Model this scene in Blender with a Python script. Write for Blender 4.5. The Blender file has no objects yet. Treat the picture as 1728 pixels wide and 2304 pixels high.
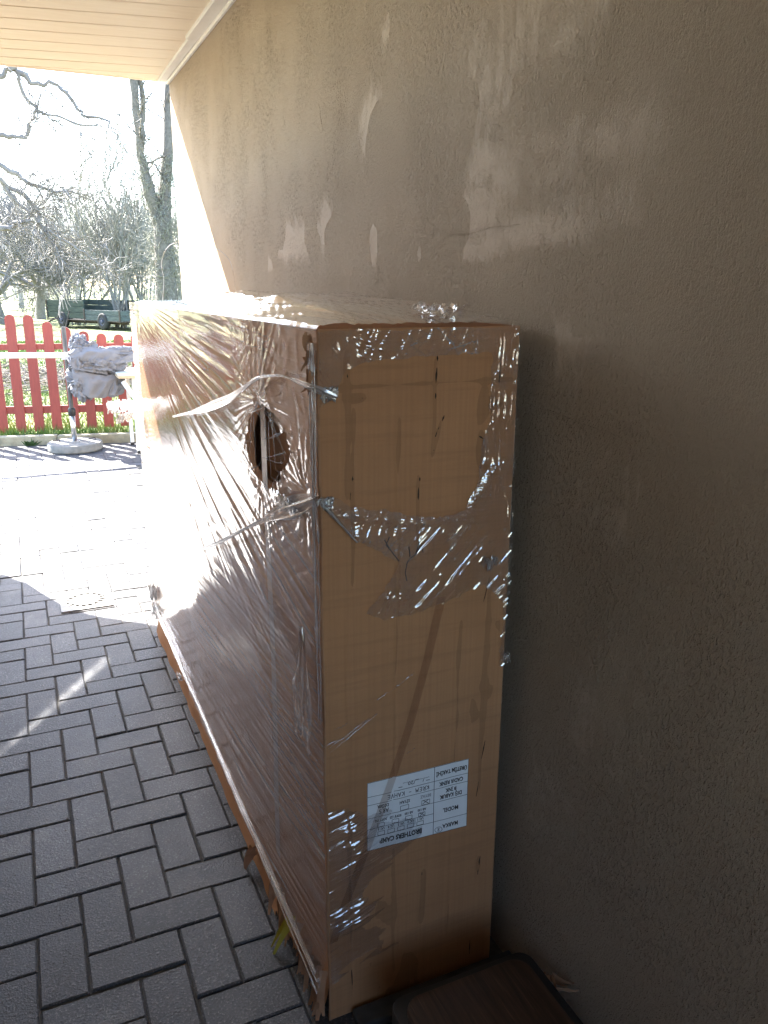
import bpy, math, random
import numpy as np
from mathutils import Vector, Matrix

R = math.radians
SC = bpy.context.scene
COL = SC.collection

# ------------------------------------------------------------------ camera
cd = bpy.data.cameras.new('camera')
cd.sensor_fit = 'VERTICAL'; cd.sensor_height = 24.0; cd.sensor_width = 18.0
cd.lens = 24.0 * 1804.0 / 2304.0
cd.clip_start = 0.02; cd.clip_end = 2000
cam = bpy.data.objects.new('camera', cd); COL.objects.link(cam)
cam.matrix_world = Matrix(((0.91196003, 0.10719646, -0.39602755, 0.0),
                           (-0.41025599, 0.24849481, -0.87746245, 0.0),
                           (0.00434992, 0.96268336, 0.27059532, 1.5),
                           (0, 0, 0, 1)))
SC.camera = cam

# ------------------------------------------------------------------ world, sun, exposure
SUN_DIR = Vector((0.52, -1.0, -0.89)).normalized()          # the way the light travels
sun_elev = math.asin(-SUN_DIR.z)
sun_az = math.atan2(-SUN_DIR.x, -SUN_DIR.y)                  # clockwise from +Y
world = bpy.data.worlds.new('World'); SC.world = world
world.use_nodes = True
wn = world.node_tree.nodes; wl = world.node_tree.links
sky = wn.new('ShaderNodeTexSky'); sky.sky_type = 'NISHITA'; sky.sun_disc = False
sky.sun_elevation = sun_elev; sky.sun_rotation = sun_az
sky.air_density = 1.0; sky.dust_density = 1.2
bg = wn['Background']; bg.inputs['Strength'].default_value = 0.125
wl.new(sky.outputs['Color'], bg.inputs['Color'])
sd = bpy.data.lights.new('sun', 'SUN'); sd.energy = 5.0; sd.angle = R(0.5); sd.color = (1.0, 0.94, 0.86)
sun = bpy.data.objects.new('sun', sd); COL.objects.link(sun)
sun.rotation_euler = SUN_DIR.to_track_quat('-Z', 'Y').to_euler()
sun.location = (-6, 12, 12)
SC.view_settings.view_transform = 'Standard'
SC.view_settings.look = 'None'
SC.view_settings.exposure = 3.34
SC.view_settings.gamma = 1.0
SC.view_settings.use_curve_mapping = False
SC.render.engine = 'CYCLES'
cy = SC.cycles
cy.use_denoising = True
try: cy.denoiser = 'OPENIMAGEDENOISE'
except Exception: pass
cy.max_bounces = 14; cy.diffuse_bounces = 8; cy.glossy_bounces = 6
cy.transparent_max_bounces = 32; cy.transmission_bounces = 6
cy.sample_clamp_indirect = 6.0
cy.blur_glossy = 0.3
cy.caustics_refractive = False

rng = np.random.default_rng(7)
random.seed(7)

# ------------------------------------------------------------------ helpers
def tag(o, label=None, cat=None, group=None, kind=None):
    if label: o['label'] = label
    if cat: o['category'] = cat
    if group: o['group'] = group
    if kind: o['kind'] = kind
    return o

def empty(name, loc=(0, 0, 0)):
    o = bpy.data.objects.new(name, None); COL.objects.link(o)
    o.location = loc; o.empty_display_size = 0.1
    return o

def adopt(o, parent):
    """parent o without moving it (every parent here is a pure translation)"""
    o.parent = parent
    o.matrix_parent_inverse = Matrix.Translation(-parent.location)
    return o

def link(name, me, mat, parent=None):
    o = bpy.data.objects.new(name, me); COL.objects.link(o)
    if mat is not None and len(me.materials) == 0: me.materials.append(mat)
    if parent is not None: adopt(o, parent)
    return o

def mesh(name, verts, faces, mat, parent=None, smooth=False):
    me = bpy.data.meshes.new(name)
    me.from_pydata([tuple(v) for v in verts], [], [tuple(f) for f in faces])
    if smooth: me.polygons.foreach_set('use_smooth', [True] * len(me.polygons))
    me.update()
    return link(name, me, mat, parent)

def np_mesh(name, V, F, mat, parent=None, smooth=False, attrs=None):
    """fast path: V (n,3), F (m,k) with one k"""
    V = np.asarray(V, np.float32); F = np.asarray(F, np.int32)
    me = bpy.data.meshes.new(name)
    m, k = F.shape
    me.vertices.add(len(V)); me.vertices.foreach_set('co', V.ravel())
    me.loops.add(m * k); me.loops.foreach_set('vertex_index', F.ravel())
    me.polygons.add(m)
    me.polygons.foreach_set('loop_start', np.arange(0, m * k, k, dtype=np.int32))
    me.polygons.foreach_set('loop_total', np.full(m, k, np.int32))
    if smooth: me.polygons.foreach_set('use_smooth', np.ones(m, bool))
    for an, av in (attrs or {}).items():
        a = me.attributes.new(an, 'FLOAT', 'POINT'); a.data.foreach_set('value', np.asarray(av, np.float32).ravel())
    me.update(calc_edges=True)
    return link(name, me, mat, parent)

class MB:
    def __init__(s): s.v = []; s.f = []
    def add(s, vs, fs):
        b = len(s.v); s.v += [tuple(v) for v in vs]; s.f += [tuple(i + b for i in f) for f in fs]; return s
    def box(s, a, b, ch=0.0, rot=None, org=None):
        (x0, y0, z0), (x1, y1, z1) = a, b
        if ch <= 0:
            vs = [(x0,y0,z0),(x1,y0,z0),(x1,y1,z0),(x0,y1,z0),(x0,y0,z1),(x1,y0,z1),(x1,y1,z1),(x0,y1,z1)]
            fs = [(0,3,2,1),(4,5,6,7),(0,1,5,4),(1,2,6,5),(2,3,7,6),(3,0,4,7)]
        else:
            import bmesh
            bm = bmesh.new(); bmesh.ops.create_cube(bm, size=1.0)
            for v in bm.verts:
                v.co = Vector((x0+(v.co.x+.5)*(x1-x0), y0+(v.co.y+.5)*(y1-y0), z0+(v.co.z+.5)*(z1-z0)))
            bmesh.ops.bevel(bm, geom=list(bm.edges), offset=ch, segments=1, affect='EDGES')
            bm.verts.index_update()
            vs = [tuple(v.co) for v in bm.verts]; fs = [tuple(v.index for v in f.verts) for f in bm.faces]
            bm.free()
        if rot is not None:
            o = Vector(org or (0, 0, 0)); vs = [tuple(rot @ (Vector(v) - o) + o) for v in vs]
        return s.add(vs, fs)
    def prism(s, poly, z0, z1):
        n = len(poly)
        vs = [(x, y, z0) for x, y in poly] + [(x, y, z1) for x, y in poly]
        fs = [tuple(range(n - 1, -1, -1)), tuple(range(n, 2 * n))] + [(i, (i+1) % n, n+(i+1) % n, n+i) for i in range(n)]
        return s.add(vs, fs)
    def tube(s, pts, rad, n=8, caps=True):
        pts = [Vector(p) for p in pts]
        rad = rad if hasattr(rad, '__len__') else [rad] * len(pts)
        b = len(s.v); up = Vector((0.13, 0.31, 0.94))
        for i, p in enumerate(pts):
            d = (pts[min(i+1, len(pts)-1)] - pts[max(i-1, 0)]).normalized()
            if abs(d.dot(up)) > .97: up = Vector((1, .1, 0))
            u = d.cross(up).normalized(); w = d.cross(u).normalized()
            for k in range(n):
                a = 2 * math.pi * k / n
                s.v.append(tuple(p + (u * math.cos(a) + w * math.sin(a)) * rad[i]))
        for i in range(len(pts) - 1):
            for k in range(n):
                s.f.append((b+i*n+k, b+i*n+(k+1) % n, b+(i+1)*n+(k+1) % n, b+(i+1)*n+k))
        if caps:
            s.f.append(tuple(b+k for k in range(n-1, -1, -1))); e = b+(len(pts)-1)*n
            s.f.append(tuple(e+k for k in range(n)))
        return s
    def lathe(s, prof, c, n=32):
        b = len(s.v)
        for r, z in prof:
            for k in range(n):
                a = 2*math.pi*k/n; s.v.append((c[0]+r*math.cos(a), c[1]+r*math.sin(a), c[2]+z))
        for i in range(len(prof)-1):
            for k in range(n):
                s.f.append((b+i*n+k, b+i*n+(k+1) % n, b+(i+1)*n+(k+1) % n, b+(i+1)*n+k))
        s.f.append(tuple(b+k for k in range(n-1, -1, -1))); e = b+(len(prof)-1)*n
        s.f.append(tuple(e+k for k in range(n)))
        return s
    def build(s, name, mat, parent=None, smooth=False): return mesh(name, s.v, s.f, mat, parent, smooth)

def smooth_angle(o, deg=35):
    me = o.data
    me.polygons.foreach_set('use_smooth', [True] * len(me.polygons))
    me.set_sharp_from_angle(angle=R(deg))
    return o

def _hash(ix, iy, seed):
    h = (ix.astype(np.int64) * 374761393 + iy.astype(np.int64) * 668265263 + seed * 1442695041) & 0xFFFFFFFF
    h = ((h ^ (h >> 13)) * 1274126177) & 0xFFFFFFFF
    h = (h ^ (h >> 16)) & 0xFFFFFFFF
    return h / 4294967295.0

def vnoise(x, y, seed=0):
    x = np.asarray(x, float); y = np.asarray(y, float)
    ix = np.floor(x); iy = np.floor(y); fx = x - ix; fy = y - iy
    fx = fx*fx*fx*(fx*(fx*6-15)+10); fy = fy*fy*fy*(fy*(fy*6-15)+10)
    a = _hash(ix, iy, seed); b = _hash(ix+1, iy, seed); c = _hash(ix, iy+1, seed); d = _hash(ix+1, iy+1, seed)
    return (a*(1-fx)+b*fx)*(1-fy) + (c*(1-fx)+d*fx)*fy

def fbm(x, y, seed=0, o=3):
    t = 0; a = .5
    for k in range(o): t = t + a*vnoise(x*2**k, y*2**k, seed+k*17); a *= .5
    return t

def ridge(n): return 1 - np.abs(2*n-1)

def grid_faces(nu, nv, keep=None):
    i, j = np.meshgrid(np.arange(nu-1), np.arange(nv-1), indexing='ij')
    a = i*nv+j
    F = np.stack([a, a+nv, a+nv+1, a+1], -1)
    if keep is not None:
        k = keep[:-1, :-1] & keep[1:, :-1] & keep[1:, 1:] & keep[:-1, 1:]
        F = F[k]
    return F.reshape(-1, 4)

def compact(V, F, attrs=None):
    u, inv = np.unique(F.ravel(), return_inverse=True)
    return V[u], inv.reshape(F.shape), {k: v.ravel()[u] for k, v in (attrs or {}).items()}

def inpoly(px, py, poly):
    c = np.zeros(px.shape, bool); n = len(poly); j = n-1
    for i in range(n):
        xi, yi = poly[i]; xj, yj = poly[j]
        c ^= ((yi > py) != (yj > py)) & (px < (xj-xi)*(py-yi)/((yj-yi) or 1e-9)+xi)
        j = i
    return c

# ------------------------------------------------------------------ materials
def new_mat(name):
    m = bpy.data.materials.new(name); m.use_nodes = True
    nt = m.node_tree; p = nt.nodes['Principled BSDF']
    return m, nt, p

def N(nt, t, **kw):
    n = nt.nodes.new(t)
    for k, v in kw.items():
        if k in n.inputs: n.inputs[k].default_value = v
        else: setattr(n, k, v)
    return n

def ramp(nt, src, stops, mode='LINEAR'):
    r = nt.nodes.new('ShaderNodeValToRGB'); r.color_ramp.interpolation = mode
    while len(r.color_ramp.elements) > 1: r.color_ramp.elements.remove(r.color_ramp.elements[-1])
    for i, (p, c) in enumerate(stops):
        e = r.color_ramp.elements[0] if i == 0 else r.color_ramp.elements.new(p)
        e.position = p; e.color = (c[0], c[1], c[2], 1) if hasattr(c, '__len__') else (c, c, c, 1)
    nt.links.new(src, r.inputs[0]); return r.outputs[0]

def coords(nt, scale=(1, 1, 1), kind='Object', rot=(0, 0, 0)):
    tc = nt.nodes.new('ShaderNodeTexCoord'); mp = nt.nodes.new('ShaderNodeMapping')
    mp.inputs['Scale'].default_value = scale; mp.inputs['Rotation'].default_value = rot
    nt.links.new(tc.outputs[kind], mp.inputs[0]); return mp.outputs[0]

def noise(nt, vec, scale, detail=4, rough=.55, dist=0.0):
    n = N(nt, 'ShaderNodeTexNoise'); n.inputs['Scale'].default_value = scale
    n.inputs['Detail'].default_value = detail; n.inputs['Roughness'].default_value = rough
    n.inputs['Distortion'].default_value = dist
    nt.links.new(vec, n.inputs['Vector']); return n.outputs['Fac']

def mixc(nt, fac, a, b, mode='MIX'):
    m = nt.nodes.new('ShaderNodeMix'); m.data_type = 'RGBA'; m.blend_type = mode
    for sock, v in ((m.inputs[0], fac), (m.inputs[6], a), (m.inputs[7], b)):
        if hasattr(v, 'is_output'): nt.links.new(v, sock)
        elif hasattr(v, '__len__'): sock.default_value = (v[0], v[1], v[2], 1)
        else: sock.default_value = v
    return m.outputs[2]

def mth(nt, op, a, b=None, c=None):
    m = nt.nodes.new('ShaderNodeMath'); m.operation = op
    for i, v in enumerate((a, b, c)):
        if v is None: continue
        if hasattr(v, 'is_output'): nt.links.new(v, m.inputs[i])
        else: m.inputs[i].default_value = v
    return m.outputs[0]

def bump(nt, p, h, strength=.5, dist=.002, prev=None):
    b = nt.nodes.new('ShaderNodeBump'); b.inputs['Strength'].default_value = strength; b.inputs['Distance'].default_value = dist
    nt.links.new(h, b.inputs['Height'])
    if prev is not None: nt.links.new(prev, b.inputs['Normal'])
    nt.links.new(b.outputs[0], p.inputs['Normal']); return b.outputs[0]

def simple(name, col, rough=.6, var=.12, scale=30, metal=0.0, spec=.5, bmp=0.0, bscale=120, bdist=.001, rand=0.0, stretch=(1,1,1)):
    m, nt, p = new_mat(name)
    v = coords(nt, stretch)
    n = noise(nt, v, scale, 5)
    c = ramp(nt, n, [(.25, [x*(1-var) for x in col]), (.75, [min(1, x*(1+var)) for x in col])])
    if rand > 0:
        oi = nt.nodes.new('ShaderNodeObjectInfo')
        f = mth(nt, 'MULTIPLY_ADD', oi.outputs['Random'], 2*rand, 1-rand)
        cm = nt.nodes.new('ShaderNodeVectorMath'); cm.operation = 'SCALE'
        nt.links.new(c, cm.inputs[0]); nt.links.new(f, cm.inputs['Scale']); c = cm.outputs[0]
    nt.links.new(c, p.inputs['Base Color'])
    p.inputs['Roughness'].default_value = rough; p.inputs['Metallic'].default_value = metal
    p.inputs['Specular IOR Level'].default_value = spec
    if bmp > 0:
        bump(nt, p, noise(nt, v, bscale, 4), bmp, bdist)
    return m

def mat_plaster():
    m, nt, p = new_mat('stucco')
    v = coords(nt)
    at = nt.nodes.new('ShaderNodeAttribute'); at.attribute_name = 'patch'
    edge = noise(nt, coords(nt, (1, 1, .6)), 11, 9, .76, 1.2)
    e2 = noise(nt, coords(nt, (1, 1, .45)), 70, 4, .6)
    a = mth(nt, 'MULTIPLY_ADD', edge, 1.5, -0.95)
    a2 = mth(nt, 'MULTIPLY_ADD', e2, .5, -.25)
    s = mth(nt, 'ADD', mth(nt, 'ADD', at.outputs['Fac'], a), a2)
    mask = ramp(nt, s, [(.30, 0.0), (.62, 1.0)])
    big = noise(nt, v, 1.6, 5, .6)
    fine = noise(nt, v, 150, 4, .7)
    base = ramp(nt, big, [(.3, (.465, .375, .275)), (.7, (.545, .45, .34))])
    base = mixc(nt, mth(nt, 'MULTIPLY', fine, .36), base, (.33, .26, .185))
    pat = ramp(nt, fine, [(.3, (.57, .48, .385)), (.7, (.63, .545, .445))])
    col = mixc(nt, mth(nt, 'MULTIPLY', mask, .52), base, pat)
    nt.links.new(col, p.inputs['Base Color'])
    p.inputs['Roughness'].default_value = .93; p.inputs['Specular IOR Level'].default_value = .25
    # scratched render: fine grains with a vertical drag, and scattered deeper pits
    v2 = coords(nt, (1, 1, .6))
    g1 = noise(nt, v2, 300, 3, .65)
    g2 = noise(nt, v2, 120, 6, .75)
    pits = ramp(nt, noise(nt, coords(nt, (1, 1, .55)), 165, 3, .6, .15), [(.33, 0.0), (.47, 1.0)])
    big2 = noise(nt, coords(nt, (1, 1, .7)), 4.0, 4, .6)
    pw = ramp(nt, big2, [(.42, .15), (.62, 1.0)])
    h = mth(nt, 'MULTIPLY_ADD', g1, .75, mth(nt, 'MULTIPLY', g2, .9))
    h = mth(nt, 'MULTIPLY_ADD', mth(nt, 'MULTIPLY', pits, pw), .8, h)
    flat = mth(nt, 'MULTIPLY_ADD', mask, -.72, 1.0)
    h = mth(nt, 'MULTIPLY', h, flat)
    h = mth(nt, 'MULTIPLY_ADD', mask, .7, h)
    bump(nt, p, h, 1.0, .0075)
    return m

def mat_card(name='cardboard', k=1.0):
    m, nt, p = new_mat(name)
    v = coords(nt)
    n1 = noise(nt, v, 5, 5, .6); n2 = noise(nt, coords(nt, (1, 1, 5)), 160, 3, .6); n3 = noise(nt, v, 420, 2)
    c = ramp(nt, n1, [(.3, (.40*k, .195*k, .088*k)), (.7, (.48*k, .243*k, .113*k))])
    c = mixc(nt, mth(nt, 'MULTIPLY', n2, .30), c, (.31*k, .155*k, .075*k))
    c = mixc(nt, mth(nt, 'MULTIPLY', n3, .18), c, (.54*k, .33*k, .18*k))
    n4 = noise(nt, coords(nt, (2.0, 2.0, 34)), 1.6, 5, .65)
    c = mixc(nt, ramp(nt, n4, [(.50, 0.0), (.70, .40)]), c, (.29*k, .145*k, .072*k))
    fl = noise(nt, coords(nt, (190, 190, 1.2)), 1.0, 2, .5)
    c = mixc(nt, ramp(nt, fl, [(.40, .16), (.60, 0.0)]), c, (.27*k, .135*k, .066*k))
    nt.links.new(c, p.inputs['Base Color'])
    p.inputs['Roughness'].default_value = .72; p.inputs['Specular IOR Level'].default_value = .3
    w = nt.nodes.new('ShaderNodeTexWave'); w.wave_type = 'BANDS'; w.bands_direction = 'Z'
    w.inputs['Scale'].default_value = 40; w.inputs['Distortion'].default_value = .3
    nt.links.new(v, w.inputs['Vector'])
    h = mth(nt, 'ADD', mth(nt, 'MULTIPLY', w.outputs['Fac'], .12), mth(nt, 'MULTIPLY', n1, .5))
    bump(nt, p, h, .35, .002)
    return m

def mat_film(name, layers=4.0, rough=.06, milk=.04, fine=0.3, fscale=(4, 4, 160), tint=(.97, .97, .98)):
    """stretch film: clear sheet with Schlick reflection from several layers and a little milk on the ridges"""
    m = bpy.data.materials.new(name); m.use_nodes = True
    nt = m.node_tree; nt.nodes.clear()
    out = nt.nodes.new('ShaderNodeOutputMaterial')
    tr = nt.nodes.new('ShaderNodeBsdfTransparent'); tr.inputs[0].default_value = (*tint, 1)
    gl = nt.nodes.new('ShaderNodeBsdfGlossy'); gl.inputs['Roughness'].default_value = rough
    gl.inputs['Color'].default_value = (1, 1, 1, 1)
    df = nt.nodes.new('ShaderNodeBsdfDiffuse'); df.inputs[0].default_value = (.85, .86, .88, 1)
    tl = nt.nodes.new('ShaderNodeBsdfTranslucent'); tl.inputs[0].default_value = (.85, .86, .88, 1)
    lw = nt.nodes.new('ShaderNodeLayerWeight'); lw.inputs['Blend'].default_value = .5
    s5 = mth(nt, 'POWER', lw.outputs['Facing'], 5.0)
    r1 = mth(nt, 'MULTIPLY_ADD', s5, .955, .045)
    rn = mth(nt, 'DIVIDE', mth(nt, 'MULTIPLY', r1, layers), mth(nt, 'MULTIPLY_ADD', r1, layers-1, 1.0))
    at = nt.nodes.new('ShaderNodeAttribute'); at.attribute_name = 'milk'
    mk = mth(nt, 'MULTIPLY_ADD', at.outputs['Fac'], .45, milk)
    if fine > 0:
        v = coords(nt, fscale)
        h = noise(nt, v, 1.0, 5, .6)
        b = nt.nodes.new('ShaderNodeBump'); b.inputs['Strength'].default_value = fine; b.inputs['Distance'].default_value = .002
        nt.links.new(h, b.inputs['Height']); nt.links.new(b.outputs[0], gl.inputs['Normal']); nt.links.new(b.outputs[0], lw.inputs['Normal'])
    add = nt.nodes.new('ShaderNodeMixShader'); add.inputs[0].default_value = .5
    nt.links.new(df.outputs[0], add.inputs[1]); nt.links.new(tl.outputs[0], add.inputs[2])
    m1 = nt.nodes.new('ShaderNodeMixShader'); nt.links.new(mk, m1.inputs[0])
    nt.links.new(tr.outputs[0], m1.inputs[1]); nt.links.new(add.outputs[0], m1.inputs[2])
    m2 = nt.nodes.new('ShaderNodeMixShader'); nt.links.new(rn, m2.inputs[0])
    nt.links.new(m1.outputs[0], m2.inputs[1]); nt.links.new(gl.outputs[0], m2.inputs[2])
    nt.links.new(m2.outputs[0], out.inputs['Surface'])
    return m

def mat_paver():
    m, nt, p = new_mat('paver_concrete')
    v = coords(nt)
    oi = nt.nodes.new('ShaderNodeObjectInfo')
    vm = nt.nodes.new('ShaderNodeVectorMath'); vm.operation = 'ADD'
    sc = nt.nodes.new('ShaderNodeVectorMath'); sc.operation = 'SCALE'
    sc.inputs[0].default_value = (37, 91, 13); nt.links.new(oi.outputs['Random'], sc.inputs['Scale'])
    nt.links.new(v, vm.inputs[0]); nt.links.new(sc.outputs[0], vm.inputs[1]); v = vm.outputs[0]
    n1 = noise(nt, v, 9, 5, .65); n2 = noise(nt, v, 190, 3, .6); n3 = noise(nt, v, 90, 3, .6)
    c = ramp(nt, n1, [(.30, (.037, .040, .047)), (.7, (.064, .068, .078))])
    c = mixc(nt, ramp(nt, n2, [(.56, 0.0), (.68, .8)]), c, (.21, .212, .22))
    c = mixc(nt, ramp(nt, n2, [(.30, .8), (.44, 0.0)]), c, (.02, .02, .021))
    ge = nt.nodes.new('ShaderNodeNewGeometry')
    st = noise(nt, ge.outputs['Position'], 3.2, 6, .7, .5); st2 = noise(nt, ge.outputs['Position'], 45, 4, .65)
    c = mixc(nt, mth(nt, 'MULTIPLY', ramp(nt, st, [(.54, 0.0), (.70, .75)]), st2), c, (.19, .185, .17))
    f = mth(nt, 'MULTIPLY_ADD', oi.outputs['Random'], .44, .78)
    cm = nt.nodes.new('ShaderNodeVectorMath'); cm.operation = 'SCALE'
    nt.links.new(c, cm.inputs[0]); nt.links.new(f, cm.inputs['Scale'])
    nt.links.new(cm.outputs[0], p.inputs['Base Color'])
    p.inputs['Roughness'].default_value = .55; p.inputs['Specular IOR Level'].default_value = .5
    bump(nt, p, mth(nt, 'ADD', mth(nt, 'MULTIPLY', n2, .9), mth(nt, 'MULTIPLY', n3, .5)), 1.0, .0024)
    return m

def mat_boards():
    m, nt, p = new_mat('cream_boards')
    v = coords(nt, (1.2, 14, 1), rot=(0, 0, R(11.5)))
    n = noise(nt, v, 3, 6, .6, .6)
    c = ramp(nt, n, [(.3, (.74, .64, .49)), (.7, (.80, .71, .57))])
    oi = nt.nodes.new('ShaderNodeObjectInfo')
    c = mixc(nt, mth(nt, 'MULTIPLY', oi.outputs['Random'], .2), c, (.66, .53, .37))
    nt.links.new(c, p.inputs['Base Color']); p.inputs['Roughness'].default_value = .45
    bump(nt, p, n, .15, .001)
    return m

def mat_stool():
    m, nt, p = new_mat('stained_wood')
    v = coords(nt, (22, 1.6, 22), rot=(0, 0, R(-8)))
    n = noise(nt, v, 2.2, 6, .65, 1.2); n2 = noise(nt, coords(nt, (90, 3, 90)), 3, 4)
    c = ramp(nt, n, [(.3, (.03, .016, .01)), (.55, (.065, .036, .022)), (.75, (.10, .058, .036))])
    c = mixc(nt, ramp(nt, n2, [(.6, 0.0), (.75, .5)]), c, (.19, .11, .065))
    nt.links.new(c, p.inputs['Base Color']); p.inputs['Roughness'].default_value = .5
    bump(nt, p, n, .3, .001)
    return m

def mat_grass_ground():
    m, nt, p = new_mat('lawn_turf')
    v = coords(nt)
    n1 = noise(nt, v, .5, 5, .6); n2 = noise(nt, v, 9, 5, .7)
    c = ramp(nt, n1, [(.35, (.075, .115, .022)), (.65, (.16, .185, .055))])
    c = mixc(nt, ramp(nt, n2, [(.45, 0.0), (.7, .8)]), c, (.24, .22, .12))
    nt.links.new(c, p.inputs['Base Color']); p.inputs['Roughness'].default_value = .9
    bump(nt, p, n2, .8, .03)
    return m

def mat_blade():
    m, nt, p = new_mat('grass_blade')
    at = nt.nodes.new('ShaderNodeAttribute'); at.attribute_name = 'tone'
    c = ramp(nt, at.outputs['Fac'], [(0, (.06, .13, .018)), (.6, (.12, .20, .03)), (.85, (.22, .24, .07)), (1, (.33, .28, .14))])
    nt.links.new(c, p.inputs['Base Color']); p.inputs['Roughness'].default_value = .6
    return m

M = dict(
    plaster=mat_plaster(), card=mat_card(), carddark=mat_card('cardboard_inner', .8),
    film_face=mat_film('film_pleated', 1.2, .04, .004, .20, (30, 4, 190)),
    film_clear=mat_film('film_clear', 4.5, .085, .015, 0.0),
    film_top=mat_film('film_top', 5.0, .12, .10, 0.0),
    film_rope=mat_film('film_twisted', 6.0, .18, .30, .4, (60, 60, 60)),
    film_white=mat_film('film_frayed', 6.0, .15, .40, .3, (80, 80, 80)),
    paver=mat_paver(), boards=mat_boards(), stool=mat_stool(), turf=mat_grass_ground(), blade=mat_blade(),
    trim=simple('white_trim', (.74, .72, .68), .5, .06, 8, bmp=.1, bscale=40),
    deck=simple('roof_deck', (.22, .17, .12), .8),
    sand=simple('joint_sand', (.075, .072, .065), .95, .35, 60, bmp=.8, bscale=300, bdist=.003),
    soil=simple('garden_soil', (.16, .13, .09), .95, .3, 4, bmp=.6, bscale=30, bdist=.02),
    red=simple('red_paint', (.25, .044, .032), .55, .16, 14, bmp=.2, bscale=60, rand=.14, stretch=(6, 6, .6)),
    concrete=simple('base_concrete', (.20, .195, .18), .9, .25, 22, bmp=.7, bscale=160, bdist=.003),
    kerb=simple('kerb_concrete', (.30, .27, .19), .9, .35, 14, bmp=.7, bscale=120, bdist=.004, rand=.12),
    steel=simple('brushed_steel', (.60, .59, .57), .28, .05, 40, metal=1.0, stretch=(1, 1, 30)),
    pole=simple('grey_paint', (.085, .085, .088), .4, .05, 20),
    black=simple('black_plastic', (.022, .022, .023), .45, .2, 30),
    cloth=simple('grey_canvas', (.20, .20, .215), .9, .08, 12, bmp=.25, bscale=500, bdist=.0008),
    white=simple('white_metal', (.78, .78, .77), .35, .03, 20),
    tabletop=simple('white_tabletop', (.74, .72, .66), .45, .05, 12),
    edgewood=simple('pale_wood_edge', (.52, .40, .25), .6, .15, 20, stretch=(2, 20, 20)),
    cream_canvas=simple('peach_canvas', (.36, .29, .24), .9, .08, 8, bmp=.2, bscale=300),
    green=simple('weathered_green', (.05, .068, .055), .85, .35, 3.5, bmp=.5, bscale=14, bdist=.01, stretch=(1, 1, 5)),
    green2=simple('faded_green', (.08, .10, .098), .85, .4, 4.5, bmp=.5, bscale=14, bdist=.01, stretch=(1, 1, 5)),
    rubber=simple('tyre_rubber', (.03, .03, .032), .8, .2, 20),
    rim=simple('rim_paint', (.035, .05, .11), .5, .2, 12),
    rust=simple('rusty_iron', (.07, .055, .045), .8, .4, 16),
    bark=simple('bark', (.14, .128, .115), .95, .35, 16, bmp=.8, bscale=50, bdist=.01),
    bark2=simple('grey_bark', (.19, .182, .175), .95, .3, 10),
    bark3=simple('mossy_bark', (.19, .185, .16), .95, .35, 9),
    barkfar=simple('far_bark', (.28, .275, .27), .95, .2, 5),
    ivy=simple('ivy_twig', (.20, .20, .165), .9, .5, 20),
    leaf=simple('weed_leaf', (.045, .085, .022), .55, .3, 60),
    twig=simple('dead_twig', (.20, .175, .15), .95, .4, 6),
    iron=simple('drain_grate', (.30, .30, .29), .55, .12, 30, metal=.3),
    dark=simple('deep_shadow_hole', (.01, .01, .01), .9),
    paper=simple('label_paper', (.84, .86, .86), .55, .03, 40),
    ink=simple('black_ink', (.018, .018, .02), .6, .05),
    grey_ink=simple('faded_ink', (.36, .37, .38), .7, .05),
    slit=simple('torn_slit', (.035, .022, .014), .95),
    yellow=simple('yellow_tape', (.42, .33, .03), .5),
    kraft=simple('torn_kraft', (.36, .19, .10), .85, .2, 40, bmp=.4, bscale=120),
    jointdirt=simple('old_plank', (.06, .058, .055), .9, .4, 20, bmp=.5, bscale=60),
)
def mat_tape():
    m = bpy.data.materials.new('packing_tape'); m.use_nodes = True
    nt = m.node_tree; p = nt.nodes['Principled BSDF']; out = nt.nodes['Material Output']
    p.inputs['Base Color'].default_value = (.30, .22, .17, 1); p.inputs['Roughness'].default_value = .25
    tr = nt.nodes.new('ShaderNodeBsdfTransparent'); tr.inputs[0].default_value = (.90, .85, .82, 1)
    mx = nt.nodes.new('ShaderNodeMixShader'); mx.inputs[0].default_value = .12
    nt.links.new(tr.outputs[0], mx.inputs[1]); nt.links.new(p.outputs[0], mx.inputs[2]); nt.links.new(mx.outputs[0], out.inputs[0])
    return m
M['tape'] = mat_tape()
M['whitetape'] = simple('pale_tape', (.30, .22, .17), .3, .06, 20)

# ================================================================== SETTING
# far ground and lawn
g = mesh('ground', [(-400, -60, -.12), (400, -60, -.12), (400, 600, -.12), (-400, 600, -.12)], [(0, 1, 2, 3)], M['soil']); tag(g, kind='structure')

KA, KB = Vector((-3.3, 9.16)), Vector((4.6, 7.43))          # kerb line, front face
kd = (KB - KA).normalized(); kn = Vector((-kd.y, kd.x))
def kerb_y(x): return KA.y + (x - KA.x) * kd.y / kd.x

# lawn: one sheet from the kerb outwards, gently uneven
xs = np.concatenate([np.linspace(-120, -8, 24), np.linspace(-7, 9, 60), np.linspace(10, 120, 24)])
ts = np.concatenate([np.linspace(0, 10, 40), np.linspace(10.6, 60, 60), np.linspace(65, 420, 30)])
X, T = np.meshgrid(xs, ts, indexing='ij')
Yk = np.array([kerb_y(x) for x in np.clip(X.ravel(), -8, 9)]).reshape(X.shape)
Yl = Yk + .085 + T
Zl = .062 - .060*np.clip((T-1)/7, 0, 1)+.03*np.clip(T/3, 0, 1)*(fbm(X*.5, Yl*.5, 3)-.45)
lawn = np_mesh('lawn', np.stack([X, Yl, Zl], -1).reshape(-1, 3), grid_faces(len(xs), len(ts)), M['turf'], smooth=True)
tag(lawn, kind='structure')

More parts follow.
